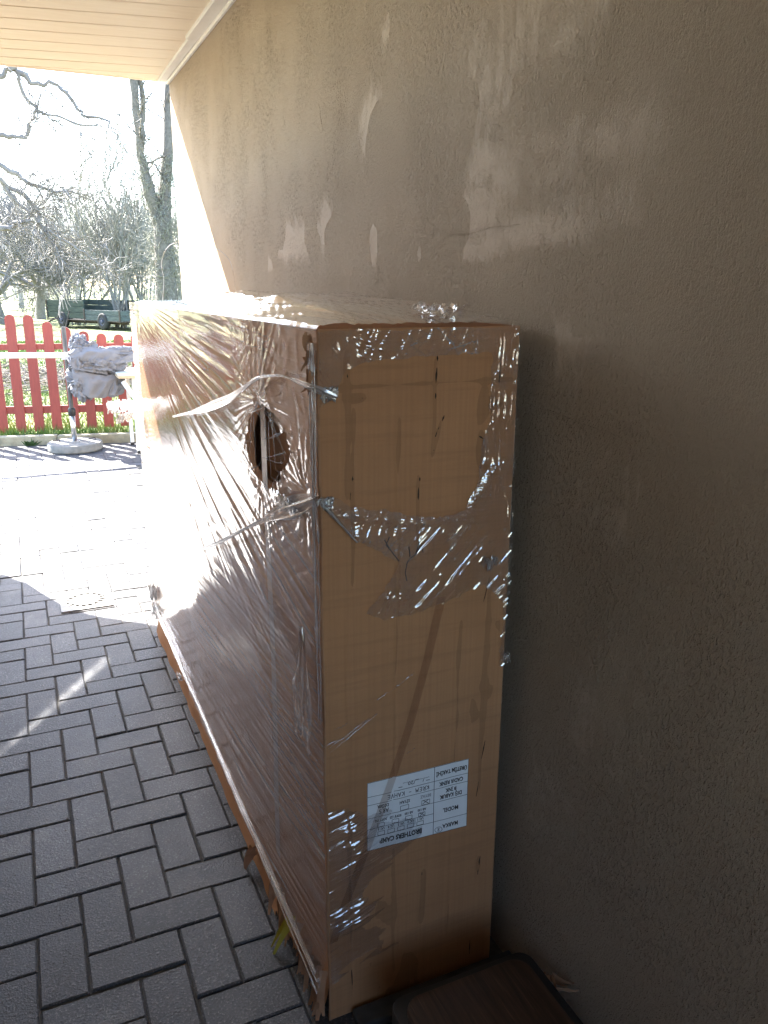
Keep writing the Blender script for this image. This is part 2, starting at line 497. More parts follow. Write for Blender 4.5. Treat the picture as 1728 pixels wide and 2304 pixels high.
# grass blades
def grass(n, seed):
    r = np.random.default_rng(seed)
    x = r.uniform(-2.6, 5.0, n); t = r.uniform(0, 1, n)**1.7*16
    y = np.array([kerb_y(v) for v in x])+.10+t
    h = r.uniform(.03, .085, n)*(1+.3*(t < .7)); w = r.uniform(.004, .009, n)*(1+t*.10)
    a = r.uniform(0, 6.28, n); le = r.uniform(-.04, .04, (n, 2))
    z0 = .055-.055*np.clip((t-1)/7, 0, 1)
    P0 = np.stack([x-np.cos(a)*w, y-np.sin(a)*w, z0], -1); P1 = np.stack([x+np.cos(a)*w, y+np.sin(a)*w, z0], -1)
    P2 = np.stack([x+le[:, 0], y+le[:, 1], z0+h], -1)
    V = np.stack([P0, P1, P2], 1).reshape(-1, 3); F = np.arange(3*n).reshape(-1, 3)
    tone = np.repeat(np.clip(fbm(x*1.3, y*1.3, 9)+r.uniform(-.35, .45, n), 0, 1), 3)
    o = np_mesh('grass', V, F, M['blade'], attrs={'tone': tone})
    tag(o, 'short spring grass growing behind the red fence', 'grass', kind='stuff')
grass(60000, 5)

# paving: sand bed plus pavers
PXC, PYC = .105, .1085
bed = mesh('pavement', [(-1.6, -2.6, -.006), (1.0, -2.6, -.006), (1.0, 7.0, -.006), (2.6, 7.0, -.006), (2.6, kerb_y(2.6)+.02, -.006), (-1.6, kerb_y(-1.6)+.02, -.006)], [(0, 1, 2, 3, 4, 5)], M['sand'])
tag(bed, kind='structure')

def paver_mesh(lx, ly, name):
    c, d = .0038, .003
    lx -= .0038; ly -= .0038
    a, b = lx/2, ly/2
    vs = [(-a+c, -b+c, 0), (a-c, -b+c, 0), (a-c, b-c, 0), (-a+c, b-c, 0),
          (-a, -b, -d), (a, -b, -d), (a, b, -d), (-a, b, -d),
          (-a, -b, -.06), (a, -b, -.06), (a, b, -.06), (-a, b, -.06)]
    fs = [(0, 1, 2, 3)] + [(4+i, 4+(i+1) % 4, (i+1) % 4, i) for i in range(4)] + [(8+i, 8+(i+1) % 4, 4+(i+1) % 4, 4+i) for i in range(4)]
    me = bpy.data.meshes.new(name); me.from_pydata(vs, [], fs); me.materials.append(M['paver']); me.update(); return me, vs, fs
PH = paver_mesh(2*PXC, PYC, 'paver'); PV = paver_mesh(PXC, 2*PYC, 'paver')
Mc = np.array(cam.matrix_world.to_3x3())
def project(p):
    c = Mc.T @ (np.array(p)-np.array([0, 0, 1.5]))
    if c[2] > -.05: return None
    return 384+1804*768/1728*c[0]/-c[2], 512-1804*768/1728*c[1]/-c[2]
plist = []
for j in range(-40, 70):
    for i in range(-16, 26):
        d = (i-j) % 4
        y0 = 1.660+j*PYC; x0 = -.002+i*PXC
        if d == 1: cx, cyy, hv = x0+PXC, y0+PYC/2, 0
        elif d == 0: cx, cyy, hv = x0+PXC/2, y0+PYC, 1
        else: continue
        hx, hy = (PXC, PYC/2) if hv == 0 else (PXC/2, PYC)
        if cyy+hy > kerb_y(cx+hx)-.005 or cx-hx < -1.55 or cyy < -2.5: continue
        if cx+hx > (.93 if cyy < 7.0 else 2.6): continue
        pr = project((cx, cyy, 0)); vis = False
        if pr is not None and -30 < pr[0] < 800 and -20 < pr[1] < 1060:
            vis = not (cyy < 3.5 and cx > .50) and not (cx > .475/1.27*cyy+.12 and cyy > 1.2) 
        plist.append((not vis, cyy, cx, hv))
plist.sort()
one, rest = plist[:298], plist[298:]
for k, (nv, yy, xx, hv) in enumerate(one):
    o = bpy.data.objects.new('paver', (PH if hv == 0 else PV)[0]); COL.objects.link(o)
    o.location = (xx+rng.normal(0, .0009), yy+rng.normal(0, .0009), rng.normal(0, .0013))
    o.rotation_euler = (rng.normal(0, .006), rng.normal(0, .006), rng.normal(0, .006))
    o.parent = bed
mb = MB()
for nv, yy, xx, hv in rest:
    _, vs, fs = (PH if hv == 0 else PV); dz = rng.normal(0, .0013)
    mb.add([(x+xx, y+yy, z+dz) for x, y, z in vs], fs)
o = mb.build('paver_field', M['paver'], bed); o['kind'] = 'stuff'

# dirt, chips and dry bits lying in the joints and on the pavers
r = np.random.default_rng(31); mbv = []; mbf = []
for k in range(450):
    x, y = r.uniform(-.6, .45), r.uniform(1.0, 7.9)**1.0
    s = r.uniform(.0010, .0028); a = r.uniform(0, 6.28, 3)
    z = .002
    b = len(mbv)
    for q in range(3): mbv.append((x+s*math.cos(a[0]+q*2.1)*r.uniform(.5, 1.6), y+s*math.sin(a[0]+q*2.1)*r.uniform(.5, 1.6), z))
    mbv.append((x, y, z+s*.8)); mbf += [(b, b+1, b+3), (b+1, b+2, b+3), (b+2, b, b+3)]
grit = mesh('grit', mbv, mbf, M['twig']); tag(grit, 'tiny dry crumbs scattered over the grey pavers', 'grit', kind='stuff')

# drain cover, set in the pavers where the sunlight begins
dr = tag(empty('drain_cover', (.178, 3.965, .0)), 'round slotted drain cover in a square frame, half in sunlight', 'drain')
c0 = (.178, 3.965)
mb = MB(); w = .118
n = 40
sq = []
for k in range(n):
    a = 2*math.pi*k/n; q = max(abs(math.cos(a)), abs(math.sin(a))); sq.append((c0[0]+w*math.cos(a)/q, c0[1]+w*math.sin(a)/q))
ci = [(c0[0]+.100*math.cos(2*math.pi*k/n), c0[1]+.100*math.sin(2*math.pi*k/n)) for k in range(n)]
vs = [(x, y, .007) for x, y in sq]+[(x, y, .007) for x, y in ci]+[(x, y, -.01) for x, y in sq]+[(x, y, -.004) for x, y in ci]
fs = []
for k in range(n):
    l = (k+1) % n; fs += [(k, l, n+l, n+k), (2*n+k, 2*n+l, l, k), (n+k, n+l, 3*n+l, 3*n+k)]
mb.add(vs, fs).build('frame', M['iron'], dr)
MB().lathe([(.099, -.004), (.099, .0036)], (c0[0], c0[1], 0), 40).build('well', M['dark'], dr)
mb = MB()      # grate: centre disc, outer rim and the bars between the slots
mb.lathe([(.066, .0), (.066, .008), (.064, .009)], (c0[0], c0[1], 0), 40)
vs = []; fs = []
for k in range(40):
    a = 2*math.pi*k/40
    for rr, zz in ((.092, .008), (.098, .008)): vs.append((c0[0]+rr*math.cos(a), c0[1]+rr*math.sin(a), zz))
for k in range(40): l = (k+1) % 40; fs.append((2*k, 2*k+1, 2*l+1, 2*l))
mb.add(vs, fs)
for k in range(16):
    a = 2*math.pi*k/16; rot = Matrix.Rotation(a, 3, 'Z')
    mb.box((c0[0]+.064, c0[1]-.0045, .001), (c0[0]+.0925, c0[1]+.0045, .0078), rot=rot, org=(c0[0], c0[1], 0))
mb.build('grate', M['iron'], dr)

# ------------------------------------------------------------------ house wall
hw = tag(empty('house_wall', (.89, 1.0, 0)), 'rough beige stucco house wall beside the wrapped carton, brightest at its far corner', 'wall')
YE = 4.775
ys = np.arange(-3.0, YE+.001, .0195); zs = np.arange(-.02, 2.80, .02)
Yw, Zw = np.meshgrid(ys, zs, indexing='ij')
patch = np.zeros_like(Yw)
for (py, pz, ry, rz, kk) in [(1.817, 2.012, .058, .086, .9), (2.068, 1.899, .087, .077, .8), (1.956, 2.093, .052, .039, .8), (2.694, 1.646, .248, .059, .95),
        (2.403, 1.686, .047, .053, 1), (3.059, 1.58, .09, .025, .9), (1.922, 1.655, .177, .066, 1), (1.656, 1.647, .229, .048, 1), (1.569, 1.576, .213, .024, .9),
        (2.133, 1.584, .155, .055, 1), (1.313, 1.599, .199, .03, .85), (1.119, 1.631, .157, .043, .7), (1.487, 1.739, .101, .034, .8), (1.685, 1.811, .083, .056, .6),
        (1.78, 1.62, .3, .06, .9), (1.05, 1.2, .12, .2, .5), (1.3, 1.95, .2, .1, .62), (1.55, 1.85, .22, .16, .62), (1.25, 1.72, .3, .06, .7), (1.15, 1.40, .16, .10, .6), (1.9, 1.76, .12, .12, .6), (1.0, .75, .15, .25, .5), (1.12, .45, .2, .15, .5)]:
    q = np.sqrt(((Yw-py)/ry)**2+((Zw-pz)/rz)**2)
    patch = np.maximum(patch, kk*np.clip(1.35-.62*q, 0, 1))
relief = .004*(fbm(Yw*2.2, Zw*2.2, 41)-.5)+.0016*(fbm(Yw*9, Zw*7, 42)-.5)
relief *= np.clip((YE-Yw)/.15, 0, 1)
Vw = np.stack([np.full_like(Yw, .89)-relief, Yw, Zw], -1).reshape(-1, 3)
np_mesh('wall_face', Vw, grid_faces(len(ys), len(zs))[:, ::-1], M['plaster'], hw, smooth=True, attrs={'patch': patch})
rs = random.Random(66)
for (y0, z0, y1, z1, rr_) in [(1.655, 1.607, 1.36, 1.615, .0008), (1.255, 1.28, 1.04, 1.265, .0014), (2.45, 2.02, 2.42, 1.94, .0008), (1.02, .62, .95, .60, .0018), (1.05, .86, 1.03, .82, .002)]:
    pts = []
    for t in np.linspace(0, 1, 16): pts.append((.8888, y0+(y1-y0)*t+rs.uniform(-.003, .003), z0+(z1-z0)*t+rs.uniform(-.003, .003)))
    MB().tube(pts, [rr_*rs.uniform(.3, 1.1) for _ in pts], 5).build('plaster_scratch', M['plaster'], hw, True)
MB().box((.8905, -3, -.02), (3.2, YE-.0005, 2.8)).build('wall_core', M['plaster'], hw)
# cream trim board where wall and ceiling meet, with a step
mb = MB(); mb.box((.826, -3, 2.545), (.889, 3.98, 2.60), .003); mb.box((.838, 3.981, 2.548), (.8885, 4.835, 2.60), .003)
mb.build('trim_board', M['trim'], hw)
mb = MB().box((.876, -3, 2.528), (.8895, 4.772, 2.5445), .002); mb.build('trim_bead', M['trim'], hw)

# ------------------------------------------------------------------ porch roof with separate ceiling boards
pr = tag(empty('porch_roof', (0, 2, 2.56)), 'porch roof with cream ceiling boards above the passage', 'roof')
def clip_y(poly, ymax):
    out = []
    for i in range(len(poly)):
        a, b = poly[i], poly[(i+1) % len(poly)]
        if a[1] <= ymax: out.append(a)
        if (a[1] <= ymax) != (b[1] <= ymax):
            t = (ymax-a[1])/(b[1]-a[1]); out.append((a[0]+t*(b[0]-a[0]), ymax))
    return out
sl = -.2; XL, XR = -1.22, .86
for k in range(-44, 9):
    yb = 4.062+.1635*k       # at x=.819
    ya = yb+.1635-.007
    f = lambda x, y: (x, y+(x-.819)*sl)
    poly = clip_y([f(XL, yb), f(XR, yb), f(XR, ya), f(XL, ya)], 4.845)
    if len(poly) < 3 or max(p[1] for p in poly) < -2.1: continue
    ii = 0
    cx_ = sum(p[0] for p in poly)/len(poly); cy_ = sum(p[1] for p in poly)/len(poly)
    mb = MB(); n = len(poly)
    inn = [(cx_+(x-cx_)*.998, cy_+(y-cy_)*(1-.045)) for x, y in poly]
    vs = [(x, y, 2.560) for x, y in inn]+[(x, y, 2.5635) for x, y in poly]+[(x, y, 2.582) for x, y in poly]
    fs = [tuple(range(n-1, -1, -1))]+[(i, (i+1) % n, n+(i+1) % n, n+i) for i in range(n)]+[(n+i, n+(i+1) % n, 2*n+(i+1) % n, 2*n+i) for i in range(n)]+[tuple(range(2*n, 3*n))]
    mb.add(vs, fs).build('ceiling_board', M['boards'], pr)
MB().box((-1.25, -2.2, 2.584), (.83, 4.845, 2.70)).build('roof_deck', M['deck'], pr)
MB().box((-1.25, 4.846, 2.584), (-.66, 6.4, 2.70)).build('sun_block_deck', M['deck'], pr)  # unseen roof extension, added to keep sun off the carton's long face
MB().box((-.655, 4.8465, 2.557), (.90, 4.872, 2.76), .004).build('fascia_board', M['boards'], pr)

# unseen light blockers, added: shaped canvas on the left, low wall behind
sc_ = tag(empty('shadow_screen', (-.63, 3.0, 0)), 'unseen peach canvas added opposite the carton, its edge shaped to cast the curved shadow', 'light-blocking screen')
edge = [(0, 5.20), (.55, 5.25), (.67, 5.307), (.74, 5.349), (.91, 5.378), (1.06, 5.31), (1.17, 5.275), (1.36, 5.317), (1.49, 5.381), (1.81, 5.57), (2.0, 5.62), (2.55, 5.64)]  # outline bent to throw the curved shadow edge on the pavers
zz = np.concatenate([np.linspace(.01, .695, 20), np.arange(.70, 1.50, .0025), np.linspace(1.505, 2.55, 30)])
yc = np.concatenate([np.linspace(0, .72, 40), np.arange(.7215, .955, .0014), np.linspace(.957, 1, 12)])
E0 = np.interp(zz, [e[0] for e in edge], [e[1] for e in edge])
Tt, Zt = np.meshgrid(yc, zz, indexing='ij')
Ye = -2.2+(np.interp(Zt, zz, E0)+2.2)*Tt
Xe = -.615+.012*np.sin(Ye*5.0)*np.clip((3.4-Ye)/2, 0, 1)
top_ = np.interp(Ye, [-2.2, 1.5, 2.5, 5.7], [2.55, 2.55, 2.02, 2.02])
slit = np.abs(Zt-(.84+(Ye-3.72)*.505)) < np.interp(Ye, [3.40, 3.6, 3.9, 4.4, 4.75, 4.88], [.012, .019, .023, .029, .033, .01])  # slot cut so the sun throws a streak on the pavers
keepc = (Zt <= top_) & ~((Ye > 3.40) & (Ye < 4.90) & slit)
V1 = np.stack([Xe, Ye, Zt], -1).reshape(-1, 3); F1 = grid_faces(len(yc), len(zz), keepc)
V2 = V1.copy(); V2[:, 0] -= .006
VV, FF, _ = compact(np.concatenate([V1, V2]), np.concatenate([F1, F1[:, ::-1]+len(V1)]))
np_mesh('canvas', VV, FF, M['cream_canvas'], sc_, smooth=True)
def mat_streak():
    m, nt, p = new_mat('streak_mesh'); out = nt.nodes['Material Output']
    tr = nt.nodes.new('ShaderNodeBsdfTransparent'); mx = nt.nodes.new('ShaderNodeMixShader')
    at = nt.nodes.new('ShaderNodeAttribute'); at.attribute_name = 'open'
    nz = ramp(nt, noise(nt, coords(nt), 7, 4, .6), [(.35, .10), (.65, 1.0)])
    nt.links.new(mth(nt, 'MULTIPLY', nz, at.outputs['Fac']), mx.inputs[0])
    nt.links.new(p.outputs[0], mx.inputs[1]); nt.links.new(tr.outputs[0], mx.inputs[2]); nt.links.new(mx.outputs[0], out.inputs[0])
    p.inputs['Base Color'].default_value = (.36, .29, .24, 1); p.inputs['Roughness'].default_value = .9
    return m
yb_ = np.linspace(3.36, 4.93, 80); wb_ = np.linspace(-1, 1, 9); YB, WB = np.meshgrid(yb_, wb_, indexing='ij')
ZB = .84+(YB-3.72)*.505+WB*.040
hw_ = np.interp(YB, [3.36, 3.6, 3.9, 4.4, 4.75, 4.93], [.010, .018, .022, .028, .032, .008])
op = np.clip(1-np.abs(WB*.040)/hw_, 0, 1)*np.interp(YB, [3.36, 3.6, 4.2, 4.7, 4.85, 4.93], [.1, .28, .42, .75, .6, 0])
np_mesh('streak_slot', np.stack([np.full_like(YB, -.611), YB, ZB], -1).reshape(-1, 3), grid_faces(80, 9), mat_streak(), sc_, attrs={'open': op})  # added see-through band; its uneven opening shapes the light streak
MB().tube([(-.64, 5.16, 0), (-.64, 5.16, 2.56)], .02, 12).build('post', M['white'], sc_)
bw = tag(empty('backlight_wall', (0, -2.2, 0)), 'unseen waist-high beige wall added behind the viewer to cut the back light', 'wall')  # added to hold back light from behind
MB().box((-1.25, -2.3, 0), (.889, -2.2, .85)).build('wall_block', M['plaster'], bw)
MB().box((-1.25, -2.31, .8505), (.889, -2.19, .89), .006).build('coping', M['kerb'], bw)

# ================================================================== THE CARTON
BX0, BX1, BY0, BY1, BZ = .4527, .846, 1.2720, 3.455, 1.431
box = tag(empty('wrapped_carton', (.65, 2.36, 0)), 'tall brown cardboard carton in torn stretch film, standing against the stucco wall', 'carton')

# end panel (towards the camera): a grid with creases, dents and a soft bow
us = np.arange(BX0, BX1+.0005, .003); vs_ = np.append(np.arange(.0, BZ, .005), BZ)
U, Vv = np.meshgrid(us, vs_, indexing='ij')
h = .006*(fbm(U*5, Vv*3, 11)-.5)+.002*(fbm(U*22, Vv*14, 12)-.5)
def crease(x0, x1, z0, z1, w, d):
    global h
    t = np.clip((Vv-z0)/((z1-z0) or 1), 0, 1); xc = x0+(x1-x0)*t+.0012*np.sin(Vv*31)
    m_ = np.clip((Vv-min(z0, z1))/.03, 0, 1)*np.clip((max(z0, z1)-Vv)/.03, 0, 1)
    h = h-d*np.exp(-((U-xc)/w)**2)*m_
crease(.506, .505, 1.40, 1.13, .004, .0022); crease(.516, .513, 1.31, .95, .004, .0016); crease(.675, .672, 1.40, 1.19, .004, .0022)
crease(.603, .601, 1.30, .42, .0035, .0016); crease(.645, .641, 1.18, 1.03, .004, .002); crease(.50, .505, .92, .03, .004, .0014)
crease(.689, .672, 1.28, 1.2, .004, .0025); crease(.672, .668, .32, .16, .006, .003); crease(.806, .80, .96, .44, .004, .0018)
crease(.807, .805, .31, .24, .006, .004); crease(.601, .602, .40, .05, .004, .001); crease(.742, .735, .88, .10, .004, .001)
h = h-.004*np.exp(-((U-.523)/.013)**2-((Vv-1.316)/.006)**2)-.004*np.exp(-((U-.775)/.012)**2-((Vv-1.20)/.03)**2)
h = h-.0014*np.exp(-((Vv-1.335)/.004)**2)                    # faint horizontal score line
fade = np.clip((U-BX0)/.012, 0, 1)*np.clip((BX1-U)/.012, 0, 1)*np.clip((BZ-Vv)/.012, 0, 1)
endH = h*fade
V_ = np.stack([U, BY0-endH, Vv], -1).reshape(-1, 3)
np_mesh('end_panel', V_, grid_faces(len(us), len(vs_)), M['card'], box, smooth=True)
def end_y(x, z):
    i = np.clip(np.searchsorted(us, x), 0, len(us)-1); j = np.clip(np.searchsorted(vs_, z), 0, len(vs_)-1)
    return BY0-endH[i, j]

# long side panel with a ragged, flared foot
ys2 = np.concatenate([np.arange(BY0, 1.41, .0091), np.arange(1.41, 1.74, .004), np.arange(1.742, BY1+.001, .0091)]); zs2 = np.concatenate([np.arange(.0, .14, .0065), np.arange(.14, 1.08, .0129), np.arange(1.08, 1.29, .004), np.arange(1.292, BZ+.001, .0129)]); zs2[-1] = BZ
Y2, Z2 = np.meshgrid(ys2, zs2, indexing='ij')
hx = .004*(fbm(Y2*3, Z2*3, 21)-.5)*np.clip((Y2-BY0)/.03, 0, 1)*np.clip((BZ-Z2)/.03, 0, 1)
hx += -.010*np.exp(-((Z2-.70)/.35)**2)*np.clip((Y2-BY0)/.3, 0, 1)*np.clip((BY1-Y2)/.3, 0, 1)*.5
tear = np.clip((1.62-Y2)/.3, 0, 1)                           # near bottom corner is torn into strips
foot = np.clip((.075-Z2)/.075, 0, 1)
hx += foot*(.010+.012*fbm(Y2*9, Z2*3, 22))+tear*np.clip((.11-Z2)/.11, 0, 1)*(.010*ridge(vnoise(Y2*55+Z2*80, Z2*2, 24)))
holep = [(1.612, 1.262), (1.66, 1.235), (1.705, 1.185), (1.69, 1.125), (1.60, 1.108), (1.50, 1.118), (1.445, 1.165), (1.44, 1.22), (1.52, 1.25)]
keep = ~((tear > .05) & (Z2 < .006+.045*vnoise(Y2*60, Y2*0, 25)*tear))
keep &= ~inpoly(Y2, Z2, holep)
V3 = np.stack([BX0-hx, Y2, Z2], -1).reshape(-1, 3)
F3 = grid_faces(len(ys2), len(zs2), keep)[:, ::-1]
V3, F3, _ = compact(V3, F3)
np_mesh('side_panel', V3, F3, M['card'], box, smooth=True)
mb = MB().box((BX0+.026, BY0+.002, .002), (BX1-.001, BY1, BZ-.003)); mb.build('inner_carton', M['carddark'], box)
# top flap sheets, slightly open seam
mb = MB(); mb.box((BX0+.001, BY0+.001, BZ-.0025), (.642, BY1, BZ+.001)); mb.box((.6445, BY0+.001, BZ-.0025), (BX1, BY1, BZ+.0012)); mb.build('top_flap', M['card'], box)
# rolled board edge where the panels meet
mb = MB()
zt = np.linspace(.0, BZ-.002, 70)
mb.tube([(BX0+.0006+.0012*math.sin(z*19), BY0+.0008, z) for z in zt], [.0016+.0016*vnoise(np.array([z*14.]), np.array([0.]), 26)[0] for z in zt], 7)
mb.build('corner_fold', M['kraft'], box, True)

# torn strips at the foot, crushed top corner
def shard(mb, p, d, w, L, r_, n=5, curl=.3):
    d = Vector(d).normalized(); s = d.cross(Vector((.3, .7, .2))).normalized()
    q = Vector(p); b = len(mb.v)
    for k in range(n+1):
        t = k/n; ww = w*(1-.75*t)*(1+.3*(r_.random()-.5))
        mb.v += [tuple(q-s*ww), tuple(q+s*ww)]
        d = (d+Vector((r_.uniform(-curl, curl), r_.uniform(-curl, curl), r_.uniform(-curl, curl)))).normalized(); q = q+d*(L/n)
    for k in range(n): mb.f.append((b+2*k, b+2*k+1, b+2*k+3, b+2*k+2))
rs = random.Random(4)
mb = MB()
for k in range(34):
    y = BY0+rs.random()**1.3*.42
    shard(mb, (BX0-.006-rs.random()*.008, y, .05+rs.random()*.075), (-.22, rs.uniform(-.25, .12), -1), rs.uniform(.004, .012), rs.uniform(.04, .095), rs, 5, .12)
    mb.build('torn_strip', M['kraft'], box); mb = MB()
mb = MB()
shard(mb, (.447, 1.495, .085), (-.5, -.05, -1), .012, .10, rs, 6, .1); shard(mb, (.444, 1.515, .07), (-.55, 0, -1), .007, .085, rs, 6, .15)
mb.build('yellow_strip', M['yellow'], box)
mb = MB()
for k in range(12):
    shard(mb, (BX0-.004, BY0+.004+rs.random()*.05, BZ-.004-rs.random()*.11), (-.3, rs.uniform(-.3, .3), -1), rs.uniform(.003, .008), rs.uniform(.015, .04), rs, 5, .35)
mb.build('crushed_corner', M['kraft'], box)
mb = MB()       # bent-out tab at the foot of the long side
shard(mb, (.436, 1.80, .05), (-.8, .1, -.5), .022, .055, rs, 5, .25); shard(mb, (.438, 1.775, .075), (-.7, -.1, .1), .012, .04, rs, 4, .3)
mb.build('bent_tab', M['kraft'], box)

# slits torn by staples
mb = MB()
for (a, b) in [((.676, 1.383), (.677, 1.374)), ((.676, 1.362), (.675, 1.333)), ((.675, 1.317), (.675, 1.307)), ((.505, 1.364), (.505, 1.337)), ((.504, 1.326), (.504, 1.317)), ((.513, 1.317), (.534, 1.315)),
        ((.693, 1.276), (.689, 1.266)), ((.684, 1.256), (.675, 1.233)), ((.674, 1.216), (.672, 1.209)), ((.514, 1.179), (.514, 1.17)), ((.512, 1.162), (.509, 1.137)), ((.646, 1.166), (.646, 1.158)),
        ((.644, 1.147), (.643, 1.114)), ((.768, 1.233), (.778, 1.227)), ((.778, 1.227), (.776, 1.19)), ((.804, .945), (.792, .898)), ((.81, .582), (.803, .54)), ((.81, .295), (.806, .248)), ((.667, .301), (.668, .265)),
        ((.669, .229), (.665, .195)), ((.504, .112), (.506, .069)), ((.792, .078), (.792, .039)), ((.799, .485), (.793, .452)), ((.808, 1.36), (.807, 1.33)), ((.806, 1.30), (.806, 1.28))]:
    pa, pb = Vector((a[0], 0, a[1])), Vector((b[0], 0, b[1])); d = (pb-pa); L = d.length; d.normalize(); s = Vector((-d.z, 0, d.x))
    pts = []
    for t in np.linspace(0, 1, 6):
        c = pa+d*L*t; w = .0014*(math.sin(math.pi*min(max(t, .12), .88)))*rs.uniform(.6, 1.3); pts.append((c, w))
    b0 = len(mb.v)
    for c, w in pts:
        for sg in (-1, 1):
            q = c+s*w*sg; mb.v.append((q.x, float(end_y(q.x, q.z))-.0009, q.z))
    for k in range(5): mb.f.append((b0+2*k, b0+2*k+1, b0+2*k+3, b0+2*k+2))
    mb.build('torn_slit', M['slit'], box); mb = MB()

# pale tape seam down the long side
mb = MB(); zz_ = np.linspace(.16, 1.40, 40)
b0 = 0; vsx = []; fsx = []
for k, z in enumerate(zz_):
    for y in (1.602, 1.640):
        i = np.argmin(abs(ys2-y)); j = np.argmin(abs(zs2-z)); vsx.append((BX0-hx[i, j]-.0012, y, z))
for k in range(39): fsx.append((2*k, 2*k+1, 2*k+3, 2*k+2))
mesh('tape_seam', vsx, fsx, M['whitetape'], box)

# ---- shipping label, upside down, with its printing
lab = empty('shipping_label', (.656, BY0-.006, .47)); adopt(lab, box)
LA = [(.7715, .5500), (.5400, .5545), (.5400, .3950), (.7720, .3850)]   # reading frame: bottom-left is image top-right
# corners in reading order: TL is image bottom-right
TL, TR, BR, BL = Vector((.7720, .3850)), Vector((.5400, .3950)), Vector((.5400, .5545)), Vector((.7715, .5495))
LW, LH = .232, .162
def labp(u, v, lift):
    s = u/LW; t = v/LH      # v measured downwards from the reading top
    q = TL*(1-s)*(1-t)+TR*s*(1-t)+BR*s*t+BL*(1-s)*t
    return (q.x, float(end_y(q.x, q.y))-.0010-lift, q.y)
n1, n2 = 30, 20
vsx = [labp(LW*i/n1, LH*j/n2, 0) for i in range(n1+1) for j in range(n2+1)]
fsx = [(i*(n2+1)+j, i*(n2+1)+j+1, (i+1)*(n2+1)+j+1, (i+1)*(n2+1)+j) for i in range(n1) for j in range(n2)]
mesh('paper', vsx, fsx, M['paper'], lab, True)
def sub2(o, par):            # child of label: label itself sits under the carton root
    return o
mb = MB()
def hline(u0, u1, v, w=.00045, vert=False):
    n = 24; b0 = len(mb.v)
    for k in range(n+1):
        t = k/n
        if not vert: a, b = (u0+(u1-u0)*t, v-w), (u0+(u1-u0)*t, v+w)
        else: a, b = (v-w, u0+(u1-u0)*t), (v+w, u0+(u1-u0)*t)
        mb.v += [labp(*a, .0004), labp(*b, .0004)]
    for k in range(n): mb.f.append((b0+2*k, b0+2*k+1, b0+2*k+3, b0+2*k+2))
DX = .35*LW
for fr in (.19, .475, .67, .79): hline(0, LW, fr*LH)
hline(DX, LW, .315*LH); hline(.006*LH, LH, DX, .0006, True)
for (u0, u1) in ((0, LW),): hline(u0, u1, .0006); hline(u0, u1, LH-.0006)
hline(0, LH, .0005, .0004, True); hline(0, LH, LW-.0005, .0004, True)
def chk(u, v, w=.0150, hh=.0088):
    for vv in (v, v+hh): hline(u, u+w, vv, .0005)
    for uu in (u, u+w): hline(v, v+hh, uu, .0005, True)
def stroke(pts, w=.0007):
    for (a, b) in zip(pts[:-1], pts[1:]):
        a = Vector(a); b = Vector(b); d = (b-a); 
        if d.length == 0: continue
        s = Vector((-d.y, d.x)).normalized()*w; b0 = len(mb.v); e = d.normalized()*w*.6
        for q in (a-e-s, a-e+s, b+e+s, b+e-s): mb.v.append(labp(q.x, q.y, .0006))
        mb.f.append((b0, b0+1, b0+2, b0+3))
ucx = [DX+.0235+k*.0222 for k in range(5)]
for u in ucx: chk(u, .196*LH)
abx = [DX+.020, DX+.0500, DX+.0805, DX+.1130]
for u in abx: chk(u, .322*LH)
clx = [(DX+.0095, .0185), (DX+.0580, .0190)]
for u, w in clx: chk(u, .483*LH, w, .0105)
u = abx[0]; stroke([(u+.002, .335*LH), (u+.013, .375*LH)]); stroke([(u+.012, .330*LH), (u+.003, .378*LH)])
u = clx[0][0]; stroke([(u+.003, .492*LH), (u+.015, .548*LH)]); stroke([(u+.016, .50*LH), (u+.004, .545*LH)])
# circled hand-written mark in the first cell
ccu, ccv = DX-.0125, .055*LH
stroke([(ccu+.0085*math.cos(a)*(1+.12*math.sin(2*a)), ccv+.0065*math.sin(a)) for a in np.linspace(0, 6.28, 22)], .00045)
stroke([(ccu+.0018*math.sin(2*a), ccv-.0036*math.cos(a)) for a in np.linspace(0, 6.28, 18)], .0005)
# hand-written words (pen strokes on a 1x1 letter cell, y down)
HW = {'K': [[(0, 0), (.05, 1)], [(.75, .05), (.08, .55), (.8, 1)]], 'R': [[(0, 1), (.05, 0), (.6, .1), (.55, .45), (.08, .5), (.75, 1)]],
      'E': [[(.7, .02), (.05, .05), (0, .95), (.75, 1)], [(.05, .5), (.6, .48)]], 'M': [[(0, 1), (.15, 0), (.45, .6), (.75, .05), (.9, 1)]],
      '-': [[(.1, .5), (.7, .5)]], 'A': [[(0, 1), (.4, 0), (.8, 1)], [(.15, .65), (.68, .62)]], 'H': [[(.05, 0), (.02, 1)], [(.7, 0), (.72, 1)], [(.03, .5), (.7, .5)]],
      'V': [[(0, 0), (.35, 1), (.75, 0)]], 'B': [[(0, 1), (.03, 0), (.55, .2), (.1, .5), (.6, .75), (0, 1)]], 'S': [[(.65, .1), (.2, .05), (.1, .4), (.6, .6), (.5, .95), (0, .9)]], ' ': []}
def hand(txt, u, v, w, hh, gap=1.15):
    for ch in txt:
        for st in HW[ch]: stroke([(u+x*w, v+y*hh) for x, y in st], .00065)
        u += w*gap
hand('KREM - KAHVE', DX+.0125, .697*LH, .0070, .0095); hand('ABS', DX+.104, .520*LH, .0075, .0090, 1.05)
for (a, b) in (((DX+.011, .835*LH), (DX+.019, .838*LH)), ((DX+.037, .885*LH), (DX+.044, .885*LH)), ((DX+.074, .828*LH), (DX+.082, .832*LH))): stroke([a, b], .0007)
mb.build('ruled_lines', M['ink'], lab)
